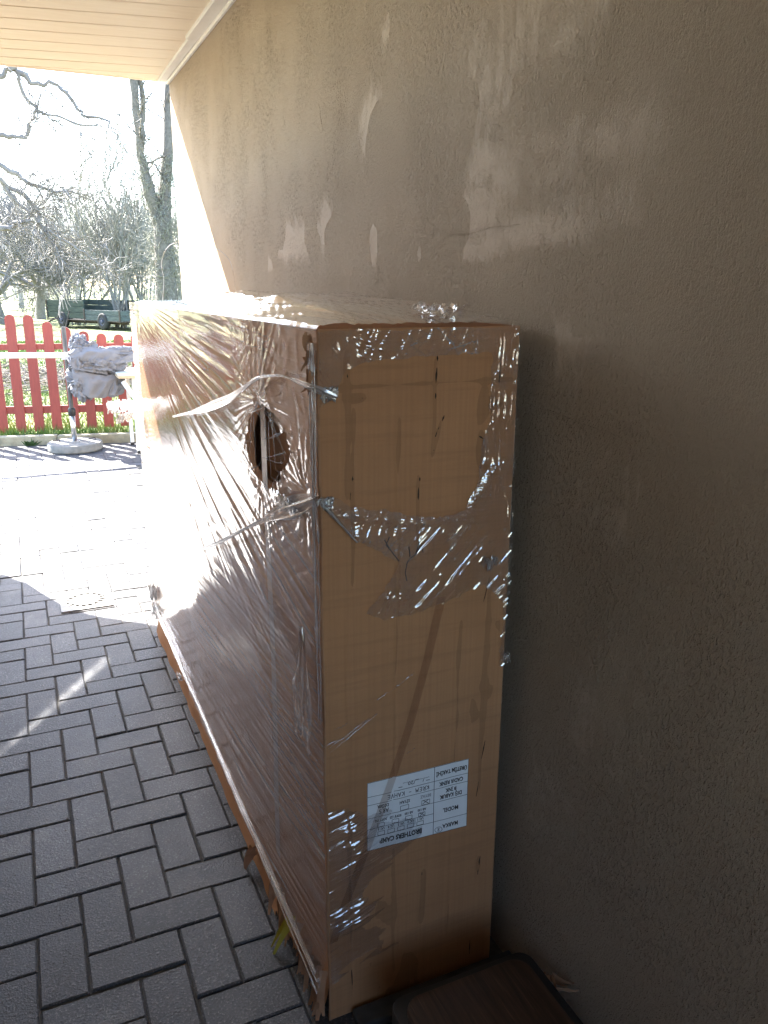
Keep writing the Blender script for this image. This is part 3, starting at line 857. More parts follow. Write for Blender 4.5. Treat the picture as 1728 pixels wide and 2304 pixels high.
def words(items, name, mat):
    V = []; F = []
    for (txt, u, v, size, sx, bold, align) in items:
        cu = bpy.data.curves.new('t', 'FONT'); cu.body = txt; cu.size = size; cu.align_x = align; cu.align_y = 'CENTER'; cu.resolution_u = 2
        cu.offset = bold*1.05
        ob = bpy.data.objects.new('t', cu); COL.objects.link(ob)
        dg = bpy.context.evaluated_depsgraph_get(); me = bpy.data.meshes.new_from_object(ob.evaluated_get(dg))
        b = len(V)
        for q in me.vertices: V.append(labp(u+q.co.x*sx, v-q.co.y, .0006))
        for pp in me.polygons: F.append(tuple(b+i for i in pp.vertices))
        bpy.data.objects.remove(ob); bpy.data.curves.remove(cu); bpy.data.meshes.remove(me)
    return mesh(name, V, F, mat, lab)
LC = DX/2
it = [('MARKA', LC, .095*LH, .0135, .82, .0004, 'CENTER'), ('MODEL', LC, .33*LH, .0135, .82, .0004, 'CENTER'), ('DIŞ KABUK', LC, .535*LH, .0128, .80, .0004, 'CENTER'), ('RENK', LC, .615*LH, .0128, .80, .0004, 'CENTER'),
      ('ÇADIR RENK', LC, .73*LH, .0126, .78, .0004, 'CENTER'), ('ÜRETİM TARİHİ', LC, .89*LH, .0128, .78, .0004, 'CENTER'),
      ('BROTHERS CAMP', DX+.075, .110*LH, .0158, .78, .0007, 'CENTER'),
      ('..../....../20....', DX+.012, .86*LH, .0125, 1.05, .0001, 'LEFT'),
      ('.......................', DX+.012, .775*LH, .0090, 1.6, .0, 'LEFT')]
for k, u in enumerate(ucx): it.append(('UC %d' % (k+1), u+.0075, .288*LH, .0078, .85, .00025, 'CENTER'))
for k, u in enumerate(abx): it.append((('AB 130', 'AB 150', 'SOFT 125', 'SOFT 150')[k], u+.0075, .420*LH, .0078, .82, .00025, 'CENTER'))
it += [('SİYAH', clx[1][0]+.0095, .605*LH, .0098, .85, .00025, 'CENTER'), ('DİĞER', DX+.116, .625*LH, .0098, .85, .00025, 'CENTER')]
for w_ in it: words([w_], 'printing', M['ink'])
words([('BEYAZ', clx[0][0]+.0095, .610*LH, .0098, .85, .0003, 'CENTER')], 'faded_printing', M['grey_ink'])

# clear tape running down across the label
pl = [(.696, .925), (.668, .80), (.630, .66), (.590, .54), (.545, .42), (.508, .33), (.480, .26), (.463, .20)]
vsx = []; fsx = []
for k, (x, z) in enumerate(pl):
    for w in (-.0095, .0095): vsx.append((x+w, float(end_y(x+w, z))-.0032, z))
for k in range(len(pl)-1): fsx.append((2*k, 2*k+1, 2*k+3, 2*k+2))
mesh('tape_strip', vsx, fsx, M['tape'], box)

# ---------------- stretch film
def film(name, V, F, mat, milk, smooth=True, parent=box):
    V, F, at = compact(np.asarray(V), F, {'milk': np.asarray(milk)})
    return np_mesh(name, V, F, mat, parent, smooth, at)

# (1) long face: pleated sheet with fanning ridges, a torn hole and a rolled lower hem
yf = np.concatenate([np.arange(1.268, 1.80, .006), np.arange(1.80, 3.40, .012), np.arange(3.40, 3.56, .004)])
zf = np.arange(.085, 1.436, .0022)
Yf, Zf = np.meshgrid(yf, zf, indexing='ij')
ang = np.arctan2(1.475-Zf, 3.62-Yf)                                   # fan about the far top corner
rr = np.hypot(1.475-Zf, 3.62-Yf)
lo = Zf+.10*(Yf-2.3)*np.clip((1.0-Zf)/.6, -.3, 1)+.008*fbm(Yf*.9, Zf*2, 51)
wtop = np.clip((Zf-.62)/.35, 0, 1)*np.clip((3.5-Yf)/.2+.2, 0, 1)
pl1 = ridge(vnoise(ang*58, rr*1.3, 52))**2*np.clip(rr*.55, .15, 1)
pl1b = ridge(vnoise(ang*150+3*vnoise(ang*9, rr*2, 57), rr*2.2, 53))**2*np.clip(rr*.5, .1, 1)
pl2 = ridge(vnoise(lo*46, Yf*.9, 54))**2
pl2b = ridge(vnoise(lo*120, Yf*1.8, 55))**2
area = np.clip(fbm(Yf*2.1, Zf*3.4, 56)*2.6-.62, .12, 1)               # some stretches lie flat like a mirror
near = np.clip((Yf-1.59)/.03, 0, 1)                                   # tight against the board near the corner
H1 = wtop*(.0042*pl1+.0017*pl1b)+(1-wtop)*(.0034*pl2+.0014*pl2b)
H1 = H1*(area*np.clip(.25+.75*near+np.clip((1.0-Zf)/.2, 0, .6), 0, 1))
H1 += .0008*(1-near)*np.clip((Zf-.95)/.1, 0, 1)*ridge(vnoise(Yf*22+2*vnoise(Yf*8, Zf*8, 60), Zf*26, 61))**3
H1 += .0010*(1-near)*ridge(vnoise((Zf+.5*Yf)*95, Yf*4, 62))*np.clip((.35-abs(Zf-1.0))/.2, 0, 1)
# crimps radiating from the knot and the torn hole
def starfold(y0, z0, R0, amp, nn, seed):
    a = np.arctan2(Zf-z0, (Yf-y0)); d_ = np.hypot(Zf-z0, Yf-y0)
    return amp*ridge(vnoise(a*nn, d_*6, seed))*np.exp(-(d_/R0)**2)*np.clip(d_/.03, 0, 1)
H1 += starfold(1.61, 1.275, .17, .0042, 11, 63)+starfold(1.33, 1.145, .12, .0032, 12, 64)+starfold(1.60, 1.10, .12, .0035, 11, 65)+starfold(1.62, 1.40, .12, .003, 10, 66)
# stretched over the lit far corner
H1 += .010*np.clip((Yf-3.05)/.4, 0, 1)**2+.0025*ridge(vnoise(Zf*60, Yf*5, 67))*np.clip((Yf-3.25)/.2, 0, 1)
hem = np.exp(-((Zf-.105)/.028)**2)
H1 += hem*(.004+.006*ridge(vnoise(lo*110, Yf*1.2, 68)))
base_off = np.interp(Yf, [1.268, 1.30, 1.6, 2.4, 3.3, 3.5], [.003, .004, .009, .016, .010, .006])+.008*np.exp(-((Zf-.05)/.12)**2)
Xf = BX0-base_off-H1
bend = np.clip((Yf-3.47)/.09, 0, 1)
Xf = Xf+bend**2*.09
milk1 = np.clip(H1/.006, 0, 1)**2*.05+1.5*np.clip(area+.25, 0, 1)*(wtop*ridge(vnoise(ang*150+3*vnoise(ang*9, rr*2, 57), rr*2.2, 53))**9+(1-wtop)*(ridge(vnoise(lo*120, Yf*1.8, 55))**7+.8*ridge(vnoise(lo*230, Yf*2.2, 58))**7)*np.clip(fbm(Yf*3, Zf*9, 59)*3-.6, 0, 1))+hem*.40+.55*np.clip((Yf-3.36)/.12, 0, 1)  # white ridge lines: stretch whitening, also standing in for glint streaks
milk1 += .10*np.clip(fbm(Yf*6, Zf*6, 69)-.45, 0, 1)
hole = [(1.612, 1.272), (1.63, 1.245), (1.70, 1.205), (1.715, 1.165), (1.67, 1.118), (1.60, 1.100), (1.52, 1.098), (1.475, 1.135), (1.43, 1.185), (1.425, 1.228), (1.49, 1.240), (1.55, 1.258), (1.59, 1.270)]
jy = Yf+.030*(vnoise(Yf*30, Zf*40, 70)-.5)+.012*(vnoise(Yf*150, Zf*150, 170)-.5); jz = Zf+.018*(vnoise(Yf*30, Zf*40, 71)-.5)+.006*(vnoise(Yf*150, Zf*150, 171)-.5)
keep = ~inpoly(jy, jz, hole)
hemz = np.interp(Yf, [1.26, 1.6, 2.2, 3.38, 3.6], [.088, .10, .118, .140, .16])
keep &= Zf > hemz-.012+.012*vnoise(Yf*25, Zf*0, 72)
film('stretch_film', np.stack([Xf, Yf, Zf], -1).reshape(-1, 3), grid_faces(len(yf), len(zf), keep)[:, ::-1], M['film_face'], milk1)

mb = MB(); rs = random.Random(77)
for k in range(10):
    o0 = rs.uniform(-.004, .022); pts = []; rad = []; r0 = rs.uniform(.0006, .0024)
    for y in np.linspace(1.275, 3.40, 40):
        z = float(np.interp(y, [1.26, 1.6, 2.2, 3.38, 3.6], [.088, .10, .118, .140, .16]))+o0+.006*math.sin(y*(1.3+.2*k)+k)
        pts.append((BX0-.022-.004*math.sin(y*3+k*2), y, z)); rad.append(r0*(.6+.8*rs.random()))
    mb.tube(pts, rad, 5)
mb.build('rolled_hem', M['film_rope'], box, True)
# ragged film rim around the hole and threads across it
mb = MB(); rs = random.Random(12)
hp = [Vector((0, a, b)) for a, b in hole]
for k in range(len(hp)):
    a, b = hp[k], hp[(k+1) % len(hp)]
    for q in range(3):
        p = a.lerp(b, rs.random()); c = Vector((0, 1.56, 1.19))
        L = rs.uniform(.01, .05)
        shard(mb, (BX0-.012-rs.random()*.006, p.y, p.z), (rs.uniform(-.2, .1), (c.y-p.y), (c.z-p.z)), rs.uniform(.0005, .002), L, rs, 4, .35)
for k in range(9):
    y0 = rs.uniform(1.45, 1.68); shard(mb, (BX0-.012, y0, 1.262-rs.random()*.03), (0, rs.uniform(-.6, .3), -1), .0012, rs.uniform(.05, .12), rs, 6, .12)
o = mb.build('torn_film_rim', M['film_white'], box, True)

def crinkle(x, y, f, seed, k=3):
    """criss-cross sharp folds: warped ridges at several angles"""
    t = 0
    for q in range(k):
        a = seed*1.7+q*2.1+.6*math.sin(seed+q*5); c, s_ = math.cos(a), math.sin(a)
        u = (c*x+s_*y)*f*(1+.37*q); v = (-s_*x+c*y)*f*.24*(1+.3*q)
        w = (fbm(u*.33, v*.6, seed+q*7)-.45)*2.2
        t = t+ridge(vnoise(u+w, v+w*.7+3.3*q, seed+31*q))**1.6/(1+.5*q)
    return t/k

# (2) end face: crumpled sheets round an open window in the film
ring = [(.4522, 1.430), (.8455, 1.433), (.8465, 1.175), (.8465, .755), (.832, .749), (.836, .891), (.785, .936), (.703, .913), (.624, .899), (.576, .898), (.533, .92), (.575, .97), (.601, 1.007), (.566, 1.035), (.511, 1.06),
        (.452, 1.136), (.452, 1.151), (.477, 1.145), (.52, 1.123), (.575, 1.113), (.645, 1.094), (.698, 1.09), (.738, 1.095), (.766, 1.146), (.773, 1.217), (.786, 1.268), (.787, 1.387), (.681, 1.383), (.539, 1.377), (.506, 1.364), (.479, 1.326), (.452, 1.30)]
ue = np.arange(.4525, .8475, .0015); ze = np.arange(.742, 1.434, .0015)
Ue, Ze = np.meshgrid(ue, ze, indexing='ij')
iu = np.clip(np.searchsorted(us, Ue), 0, len(us)-1); iv = np.clip(np.searchsorted(vs_, Ze), 0, len(vs_)-1)
bY = BY0-endH[iu, iv]
wx = .012*(fbm(Ue*30, Ze*30, 80)-.5); wz = .012*(fbm(Ue*30, Ze*30, 81)-.5)
iso = crinkle(Ue, Ze, 82, 82)*.0062+crinkle(Ue, Ze, 200, 83)*.0007
ver = ridge(vnoise((Ue+wx*.5)*130, Ze*18+wz*200, 84))**2*.0026+crinkle(Ue, Ze*.5, 150, 85)*.0010
dg_ = (Ue-Ze)*.707; dl = (Ue+Ze)*.707
dia = ridge(vnoise((dg_+wx*.4)*120, dl*14, 86))**2*.0032+crinkle(Ue, Ze, 150, 87)*.0010
dia2 = ridge(vnoise((Ue+Ze*.75+wx*.4)*110, (Ue-Ze)*16, 88))**2*.003+crinkle(Ue, Ze, 130, 88)*.0008
w_r = np.clip((Ue-.775)/.02, 0, 1)*np.clip((Ze-1.02)/.08, 0, 1)
w_d = np.clip((Ue+(.0)-.60)/.05, 0, 1)*np.clip((1.10-Ze)/.05, 0, 1)
w_t = np.clip((.53-Ue)/.02, 0, 1)*np.clip((Ze-1.28)/.02, 0, 1)
he = iso*(1-w_r)*(1-w_d)*(1-w_t)+ver*w_r+dia*w_d*(1-w_r)+dia2*w_t
act = np.clip(fbm(Ue*14, Ze*14, 89)*2.8-.45, .12, 1.5)
he = he*act
lift = .0035+.006*np.clip((1.12-Ze)/.05, 0, 1)*np.clip((Ze-.9)/.05, 0, 1)
ju = Ue+.006*(vnoise(Ue*70, Ze*70, 90)-.5); jz = Ze+.006*(vnoise(Ue*70, Ze*70, 91)-.5)
keep = inpoly(ju, jz, ring)
from_edge = np.abs(fbm(Ue*9, Ze*9, 92)-.5)
milk2 = np.clip(he/.004, 0, 1)**2*.08+.10*np.exp(-(from_edge/.02)**2)*act
def lines(x, y, f, seed, pw=10):
    t = 0
    for q in range(3):
        a = seed*1.3+q*2.4; c, s_ = math.cos(a), math.sin(a); u = (c*x+s_*y)*f; v = (-s_*x+c*y)*f*.22
        w = (fbm(u*.3, v*.5, seed+q*7)-.45)*3; t = np.maximum(t, ridge(vnoise(u+w, v+w*.5, seed+13*q))**pw)
    return t
lm = lines(Ue, Ze, 95, 130)*(1-w_r)*(1-w_d)+w_r*ridge(vnoise((Ue+wx*.5)*150, Ze*16+wz*160, 131))**10+w_d*ridge(vnoise((dg_+wx*.4)*135, dl*12, 132))**10
milk2 += .75*lm*np.clip(fbm(Ue*22, Ze*22, 133)*3-.7, 0, 1)+.06  # milky fold lines double as painted line-like glints
# thicker, whiter gather just under the window
gath = np.exp(-((Ze-np.interp(Ue, [.45, .52, .645, .74, .80], [1.140, 1.108, 1.083, 1.085, 1.17]))/.012)**2)
he = he+gath*.006*ridge(vnoise((Ze+wz)*220, Ue*18, 93)); milk2 = milk2+gath*.16
film('torn_film', np.stack([Ue, bY-lift-he, Ze], -1).reshape(-1, 3), grid_faces(len(ue), len(ze), keep), M['film_clear'], milk2)

# (3) streaked film wrapped round the lower left of the end face
patchp = [(.4535, .53), (.50, .515), (.545, .505), (.600, .46), (.66, .415), (.60, .37), (.555, .325), (.55, .21), (.60, .145), (.53, .135), (.4535, .105)]
ue = np.arange(.4530, .665, .003); ze = np.arange(.10, .535, .0012)
Ue, Ze = np.meshgrid(ue, ze, indexing='ij')
iu = np.clip(np.searchsorted(us, Ue), 0, len(us)-1); iv = np.clip(np.searchsorted(vs_, Ze), 0, len(vs_)-1)
st = Ze-.34*(Ue-.45)
h3 = ridge(vnoise(st*150, Ue*7, 95))**2*.0022+ridge(vnoise(st*330, Ue*14, 96))**2*.0010
h3 += .0016*vnoise(Ue*75+st*40, st*190, 120)*vnoise(Ue*22, st*90, 121)+.006*(1-np.exp(-(Ue-.4527)/.03))
h3 *= np.clip(fbm(Ue*10, Ze*16, 97)*3-.5, .1, 1.6)*np.exp(-np.clip(Ue-.52, 0, 1)/.10)
jz = Ze+.03*(vnoise(st*60, Ue*0, 98)-.5); ju = Ue+.06*(vnoise(st*90, Ue*0, 99)-.5)*np.clip((Ue-.47)/.03, 0, 1)
keep = inpoly(ju, jz, patchp)
film('streaked_film', np.stack([Ue, BY0-endH[iu, iv]-.0026-h3, Ze], -1).reshape(-1, 3), grid_faces(len(ue), len(ze), keep), M['film_clear'], np.clip(h3/.003, 0, 1)**2*.10+.9*ridge(vnoise(st*170, Ue*6, 95))**11*np.clip(fbm(Ue*12, Ze*20, 134)*3-.8, 0, 1)*np.exp(-np.clip(Ue-.50, 0, 1)/.07))  # milk along the streaks is whitening and painted glint together
# scattered creases of film that still cling further up
mb = MB(); rs = random.Random(21)
for (x0, z0, x1, z1) in [(.46, .655, .545, .70), (.462, .645, .56, .705), (.56, .735, .60, .752), (.60, .752, .64, .775), (.45, .66, .50, .672), (.625, .60, .645, .608), (.47, .69, .50, .70)]:
    n = 8; p0 = Vector((x0, 0, z0)); p1 = Vector((x1, 0, z1)); pts = []
    for k in range(n+1):
        q = p0.lerp(p1, k/n)+Vector((0, 0, rs.uniform(-.002, .002))); pts.append((q.x, float(end_y(q.x, q.z))-.003, q.z))
    MB().tube(pts, [.0003+.0011*rs.random()*(rs.random() > .35) for _ in pts], 5).build('film_crease', M['film_rope'], box, True)

# (4) sheet over the top, bulging in the middle, with a crumpled tuft at the wall side
xt = np.arange(.4505, .850, .004); yt = np.arange(1.272, 3.46, .008)
Xt, Yt = np.meshgrid(xt, yt, indexing='ij')
ht = .0035+.006*fbm(Xt*6, Yt*2.5, 101)+.0030*ridge(vnoise((Xt+.12*Yt)*70, Yt*3, 102))**2+.0022*ridge(vnoise((Xt-.3*Yt)*110, Yt*6, 103))
tent = np.clip((Xt-.47)/.07, 0, 1)*np.clip((.86-Xt)/.05, 0, 1)
ht = ht+tent*np.interp(Yt, [1.272, 1.30, 1.5, 2.1, 2.35, 2.7, 3.3], [0, .006, .026, .046, .046, .006, .003])*(.7+.5*fbm(Xt*10, Yt*5, 104))
edge_dn = np.clip((.4575-Xt)/.008, 0, 1)
film('top_film', np.stack([Xt, Yt, BZ+ht*(1-edge_dn)+.0005], -1).reshape(-1, 3), grid_faces(len(xt), len(yt)), M['film_top'], .25*np.clip(ht/.03, 0, 1)+.1*edge_dn)

def crumple(name, c, ax, mat, seed, parent=box, n=26, milk=.25, sharp=2.0):
    """a wadded scrap of film: a sheet thrown into sharp folds"""
    a = np.linspace(-1, 1, n*2); A, B = np.meshgrid(a, a, indexing='ij')
    w1 = fbm(A*2.2+seed, B*2.2, seed)-.45; w2 = fbm(A*2.2, B*2.2+seed, seed+5)-.45; w3 = ridge(vnoise(A*3+w1*2, B*3+w2*2, seed+9))-.4
    x = A*.75+w1*1.0; y = B*.75+w2*1.0; z = w3*1.1+(fbm(A*6, B*6, seed+3)-.45)*.7
    V = np.stack([x*ax[0]+c[0], y*ax[1]+c[1], z*ax[2]+c[2]], -1).reshape(-1, 3)
    rad = np.hypot(A, B); keep = rad < .72+.5*vnoise(np.arctan2(B, A)*3, rad*0, seed+1)
    o = film(name, V, grid_faces(n*2, n*2, keep), mat, np.full(V.shape[0], milk)*0+milk*np.clip(.3+fbm(A*5, B*5, seed+2).ravel(), 0, 1), True, parent)
    return o
crumple('film_tuft', (.745, 1.42, 1.448), (.060, .10, .030), M['film_clear'], 3, milk=.22)
crumple('film_tuft', (.700, 1.36, 1.444), (.055, .08, .016), M['film_clear'], 8, milk=.15)
crumple('film_tuft', (.800, 1.36, 1.440), (.045, .06, .012), M['film_clear'], 13, milk=.2)
# wads: beside the knot, on the end face, on the right edge, the flap blowing off the far corner
crumple('film_wad', (.4350, 1.43, 1.095), (.008, .10, .030), M['film_white'], 17, milk=.5)
crumple('film_wad', (.472, 1.264, 1.322), (.020, .006, .022), M['film_rope'], 23, milk=.3)
crumple('film_wad', (.4600, 1.262, 1.135), (.018, .006, .020), M['film_rope'], 29, milk=.35)
crumple('film_wad', (.846, 1.262, .765), (.010, .010, .022), M['film_clear'], 31, milk=.4)
crumple('film_wad', (.800, 1.264, .975), (.022, .006, .028), M['film_clear'], 37, milk=.15)
crumple('film_flap', (.378, 3.50, 1.000), (.075, .05, .055), M['film_white'], 41, milk=.6)
crumple('film_flap', (.385, 3.47, .965), (.055, .05, .035), M['film_white'], 43, milk=.6)
crumple('film_fray', (.430, 3.36, .135), (.025, .10, .045), M['film_white'], 47, milk=.7)
crumple('film_fray', (.425, 3.40, .20), (.020, .06, .07), M['film_white'], 53, milk=.7)
crumple('film_fray', (.433, 2.84, .060), (.012, .05, .018), M['film_white'], 59, milk=.5)

# hanging flag of film at the near corner
a = np.linspace(0, 1, 40); b = np.linspace(-1, 1, 34); A, B = np.meshgrid(a, b, indexing='ij')
wd = np.interp(A, [0, .12, .55, .8, 1], [.004, .018, .052, .050, .046])
yy_ = 1.330+.015*A+B*wd; zz_ = .885-.255*A
xx_ = BX0-.016-.006*ridge(vnoise(B*4+A, A*3, 110))**2-.004*ridge(vnoise(B*9, A*2.5, 111))-.006*np.clip(A-.7, 0, 1)*ridge(vnoise(B*8, A*16, 112))
keep = A < .93+.10*vnoise(B*7, B*0, 113)
film('hanging_film', np.stack([xx_, yy_, zz_], -1).reshape(-1, 3), grid_faces(40, 34, keep), M['film_clear'], .10+.3*np.clip(A-.85, 0, 1)*3+.1*np.abs(B))

# twisted bands of film pulled off the long face, loops above the top
def ribbon(name, pts, wid, mat, seed, tw=1.6, milk=.5, n=60, mlt=9):
    P = np.array(pts, float); t = np.linspace(0, 1, len(P)); T = np.linspace(0, 1, n)
    from_sp = np.stack([np.interp(T, t, P[:, k]) for k in range(3)], -1)
    for _ in range(6): from_sp[1:-1] = .25*from_sp[:-2]+.5*from_sp[1:-1]+.25*from_sp[2:]
    W = np.interp(T, np.linspace(0, 1, len(wid)), wid)
    b = np.linspace(-1, 1, mlt); V = []
    for k in range(n):
        d = Vector(from_sp[min(k+1, n-1)]-from_sp[max(k-1, 0)]).normalized(); u = d.cross(Vector((1, 0, 0))).normalized(); w = d.cross(u).normalized()
        a = tw*math.sin(T[k]*5+seed)
        for q in b:
            off = u*(q*W[k]*math.cos(a*q))+w*(W[k]*.45*math.sin(q*7+seed+T[k]*6))
            V.append(np.array(from_sp[k])+np.array(off))
    return film(name, np.array(V), grid_faces(n, mlt), mat, np.full(n*mlt, milk))
ribbon('film_band', [(.395, 2.57, .655), (.398, 2.13, .796), (.405, 1.86, .900), (.415, 1.56, 1.027), (.432, 1.40, 1.095), (.448, 1.275, 1.145)], [.003, .005, .008, .013, .022, .020], M['film_rope'], 2, milk=.45)
ribbon('film_band', [(.415, 2.50, 1.112), (.412, 2.05, 1.195), (.408, 1.70, 1.268), (.412, 1.50, 1.334), (.425, 1.385, 1.348), (.447, 1.265, 1.335), (.478, 1.255, 1.320)], [.008, .011, .010, .008, .006, .007, .008], M['film_rope'], 5, milk=.45)
ribbon('film_band', [(.452, 1.266, 1.140), (.48, 1.258, 1.105), (.515, 1.257, 1.062)], [.010, .006, .004], M['film_rope'], 4, milk=.35)
loop = [(.555, 3.40, 1.440), (.568, 3.40, 1.53), (.557, 3.40, 1.574), (.569, 3.40, 1.622), (.594, 3.40, 1.654), (.628, 3.40, 1.669), (.714, 3.40, 1.674), (.788, 3.40, 1.649), (.837, 3.40, 1.605), (.850, 3.40, 1.551), (.853, 3.38, 1.440)]
ribbon('film_loop', loop, [.004, .0035, .003, .0025, .0022, .002, .0018, .0018], M['film_white'], 1, milk=.9, mlt=4)
ribbon('film_thread', [(.43, 3.53, .45), (.40, 3.60, .20), (.405, 3.60, .06), (.43, 3.55, .01)], [.0025, .002], M['film_white'], 3, milk=.9, mlt=4)
# vertical gather of film down the near corner
mb = MB(); rs = random.Random(33)
for k in range(9):
    y0 = BY0+rs.uniform(-.003, .03); pts = []
    z1 = 1.41; z0 = rs.uniform(.70, 1.12)
    for t in np.linspace(0, 1, 14): pts.append((BX0-.006-rs.random()*.004, y0+.010*math.sin(t*3+k)*rs.random(), z1+(z0-z1)*t))
    mb.tube(pts, [rs.uniform(.0004, .0018) for _ in pts], 5)
mb.build('corner_gather', M['film_rope'], box, True)
# dark pen scrawl seen through the film
mb = MB()
for pts in ([(.575, 1.055), (.590, 1.03), (.605, 1.01)], [(.585, 1.06), (.578, 1.045), (.592, 1.028)], [(.648, 1.045), (.640, 1.02), (.622, 1.005), (.618, .985), (.622, .968)], [(.640, 1.02), (.652, 1.035), (.655, 1.02)], [(.625, 1.035), (.628, 1.015)]):
    mb.tube([(x, float(end_y(x, z))-.0016, z) for x, z in pts], .0011, 5)
mb.build('pen_scrawl', simple('blue_black_ink', (.035, .038, .05), .7), box)
# dark plank under the end of the carton
mb = MB().box((.50, 1.215, .0), (.90, 1.262, .022), .003); o = mb.build('floor_batten', M['jointdirt']); tag(o, 'dark wooden batten on the pavers along the foot of the carton', 'batten')

# ================================================================== FOOTSTOOL
stl = tag(empty('footstool', (.68, .95, 0)), 'low dark brown wooden footstool in the bottom corner by the wall', 'stool')
def rrect(x0, y0, x1, y1, r_, n=7):
    out = []
    for (cx, cy_, a0) in ((x1-r_, y1-r_, 0), (x0+r_, y1-r_, 90), (x0+r_, y0+r_, 180), (x1-r_, y0+r_, 270)):
        for k in range(n+1):
            a = R(a0+90*k/n); out.append((cx+r_*math.cos(a), cy_+r_*math.sin(a)))
    return out
def rslab(name, x0, y0, x1, y1, r_, z0, z1, ch, mat, par):
    n_ = 0; mbx = MB(); rings = [(0+ch, z0), (0, z0+ch), (0, z1-ch), (ch*.3, z1-ch*.3), (ch, z1)]
    base = len(mbx.v); cnt = None
    for off, z in rings:
        pp = rrect(x0+off, y0+off, x1-off, y1-off, r_-off*.5); cnt = len(pp); mbx.v += [(x, y, z) for x, y in pp]
    for i in range(len(rings)-1):
        for k in range(cnt): mbx.f.append((i*cnt+k, i*cnt+(k+1) % cnt, (i+1)*cnt+(k+1) % cnt, (i+1)*cnt+k))
    mbx.f.append(tuple(range(cnt-1, -1, -1))); mbx.f.append(tuple((len(rings)-1)*cnt+k for k in range(cnt)))
    return smooth_angle(mbx.build(name, mat, par), 40)
rslab('seat', .530, .78, .800, 1.085, .035, .178, .205, .006, M['stool'], stl)
rslab('frame', .518, .77, .835, 1.122, .030, .120, .172, .004, M['black'], stl)  # dark slab added in place of the shade band behind the seat
for (x, y) in ((.545, .80), (.775, .80), (.545, 1.09), (.775, 1.09)):
    MB().box((x-.014, y-.014, 0), (x+.014, y+.014, .1195), .003).build('leg', M['stool'], stl)
mb = MB(); rs = random.Random(44)
for k in range(7): shard(mb, (.835+rs.random()*.03, 1.02+rs.random()*.05, .14+rs.random()*.03), (rs.uniform(-.2, .6), rs.uniform(-1, .2), rs.uniform(-.3, .5)), rs.uniform(.006, .014), rs.uniform(.03, .06), rs, 4, .4)
o = mb.build('paper_scrap', M['kraft']); tag(o, 'torn brown paper scrap wedged between the footstool and the wall', 'scrap')

# ================================================================== GARDEN
# kerb of separate stones
kb = tag(empty('kerb', (KA.x, KA.y, 0)), 'mossy concrete kerb between the pavers and the lawn under the fence', 'kerb')
L = (KB-KA).length; pos = -.35; k = 0
joint0 = None
while pos < L-.2:
    ln = .80
    a = KA+kd*(pos+.003); b = KA+kd*(pos+ln-.003); dz = rng.normal(0, .003); dn = rng.normal(0, .003)
    rot = Matrix.Rotation(math.atan2(kd.y, kd.x), 3, 'Z'); mb = MB()
    mb.box((0, 0, -.06), (ln-.006, .085, .082+dz), .008)
    mb.v = [tuple(Vector((a.x, a.y+dn, 0))+rot @ Vector(v)) for v in mb.v]
    mb.build('kerb_stone', M['kerb'], kb); pos += ln

# picket fence
def fy(x): return 8.735-.215*x
fence = tag(empty('picket_fence', (.4, fy(.4), .06)), 'red picket fence with rounded scalloped tops behind the paved terrace', 'fence')
frot = Matrix.Rotation(math.atan(-.215), 3, 'Z')
tops = {-.047: 1.226, .130: 1.22, .297: 1.153, .463: 1.097, .63: 1.058, .797: 1.032, .97: 1.025}
for k in range(-14, 17):
    xn = .130+k*.1665
    ph = (xn+.047) % 2.4
    ph = min(ph, 2.4-ph)
    top = np.interp(ph, [0, .177, .344, .51, .677, .844, 1.017, 1.2], [1.226, 1.22, 1.153, 1.097, 1.058, 1.032, 1.02, 1.018])
    if xn < -.1: top = np.interp((-xn) % 2.2, [0, .3, .8, 1.1, 1.5, 2.2], [1.226, 1.19, 1.04, 1.02, 1.06, 1.226])
    y0 = fy(xn); kx = y0/8.75; x0 = xn*kx; zt_ = 1.5+(top-1.5)*kx; zb = 1.5+(.078-1.5)*kx
    y0 = fy(x0)
    w = .0465; prof = []
    for q in range(9):
        a = math.pi*q/8; prof.append((w*math.cos(a), zt_-w+w*math.sin(a)))
    poly = [(-w, zb), (w, zb)]+[(p[0], p[1]) for p in prof]
    n = len(poly); vs = []; lean = rng.normal(0, .003)
    for yy_ in (-.009, .009): vs += [tuple(Vector((x0, y0, 0))+frot @ Vector((px+lean*(pz-.6), yy_, pz))) for px, pz in poly]
    fs = [tuple(range(n)), tuple(range(2*n-1, n-1, -1))]+[(i, n+i, n+(i+1) % n, (i+1) % n) for i in range(n)]
    o = mesh('picket', vs, fs, M['red'], fence)
for z0, z1 in ((.262, .335), (.888, .945)):
    mb = MB(); mb.box((-2.6, .0105, z0), (3.1, .0475, z1), .003)
    mb.v = [tuple(Vector((0, fy(0), 0))+frot @ Vector(v)) for v in mb.v]; mb.build('rail', M['red'], fence)
for xp in (-1.55, 1.55):
    mb = MB(); mb.box((xp-.04, .049, -.1), (xp+.04, .129, 1.02), .004); mb.v = [tuple(Vector((0, fy(0), 0))+frot @ Vector(v)) for v in mb.v]; mb.build('post', M['red'], fence)

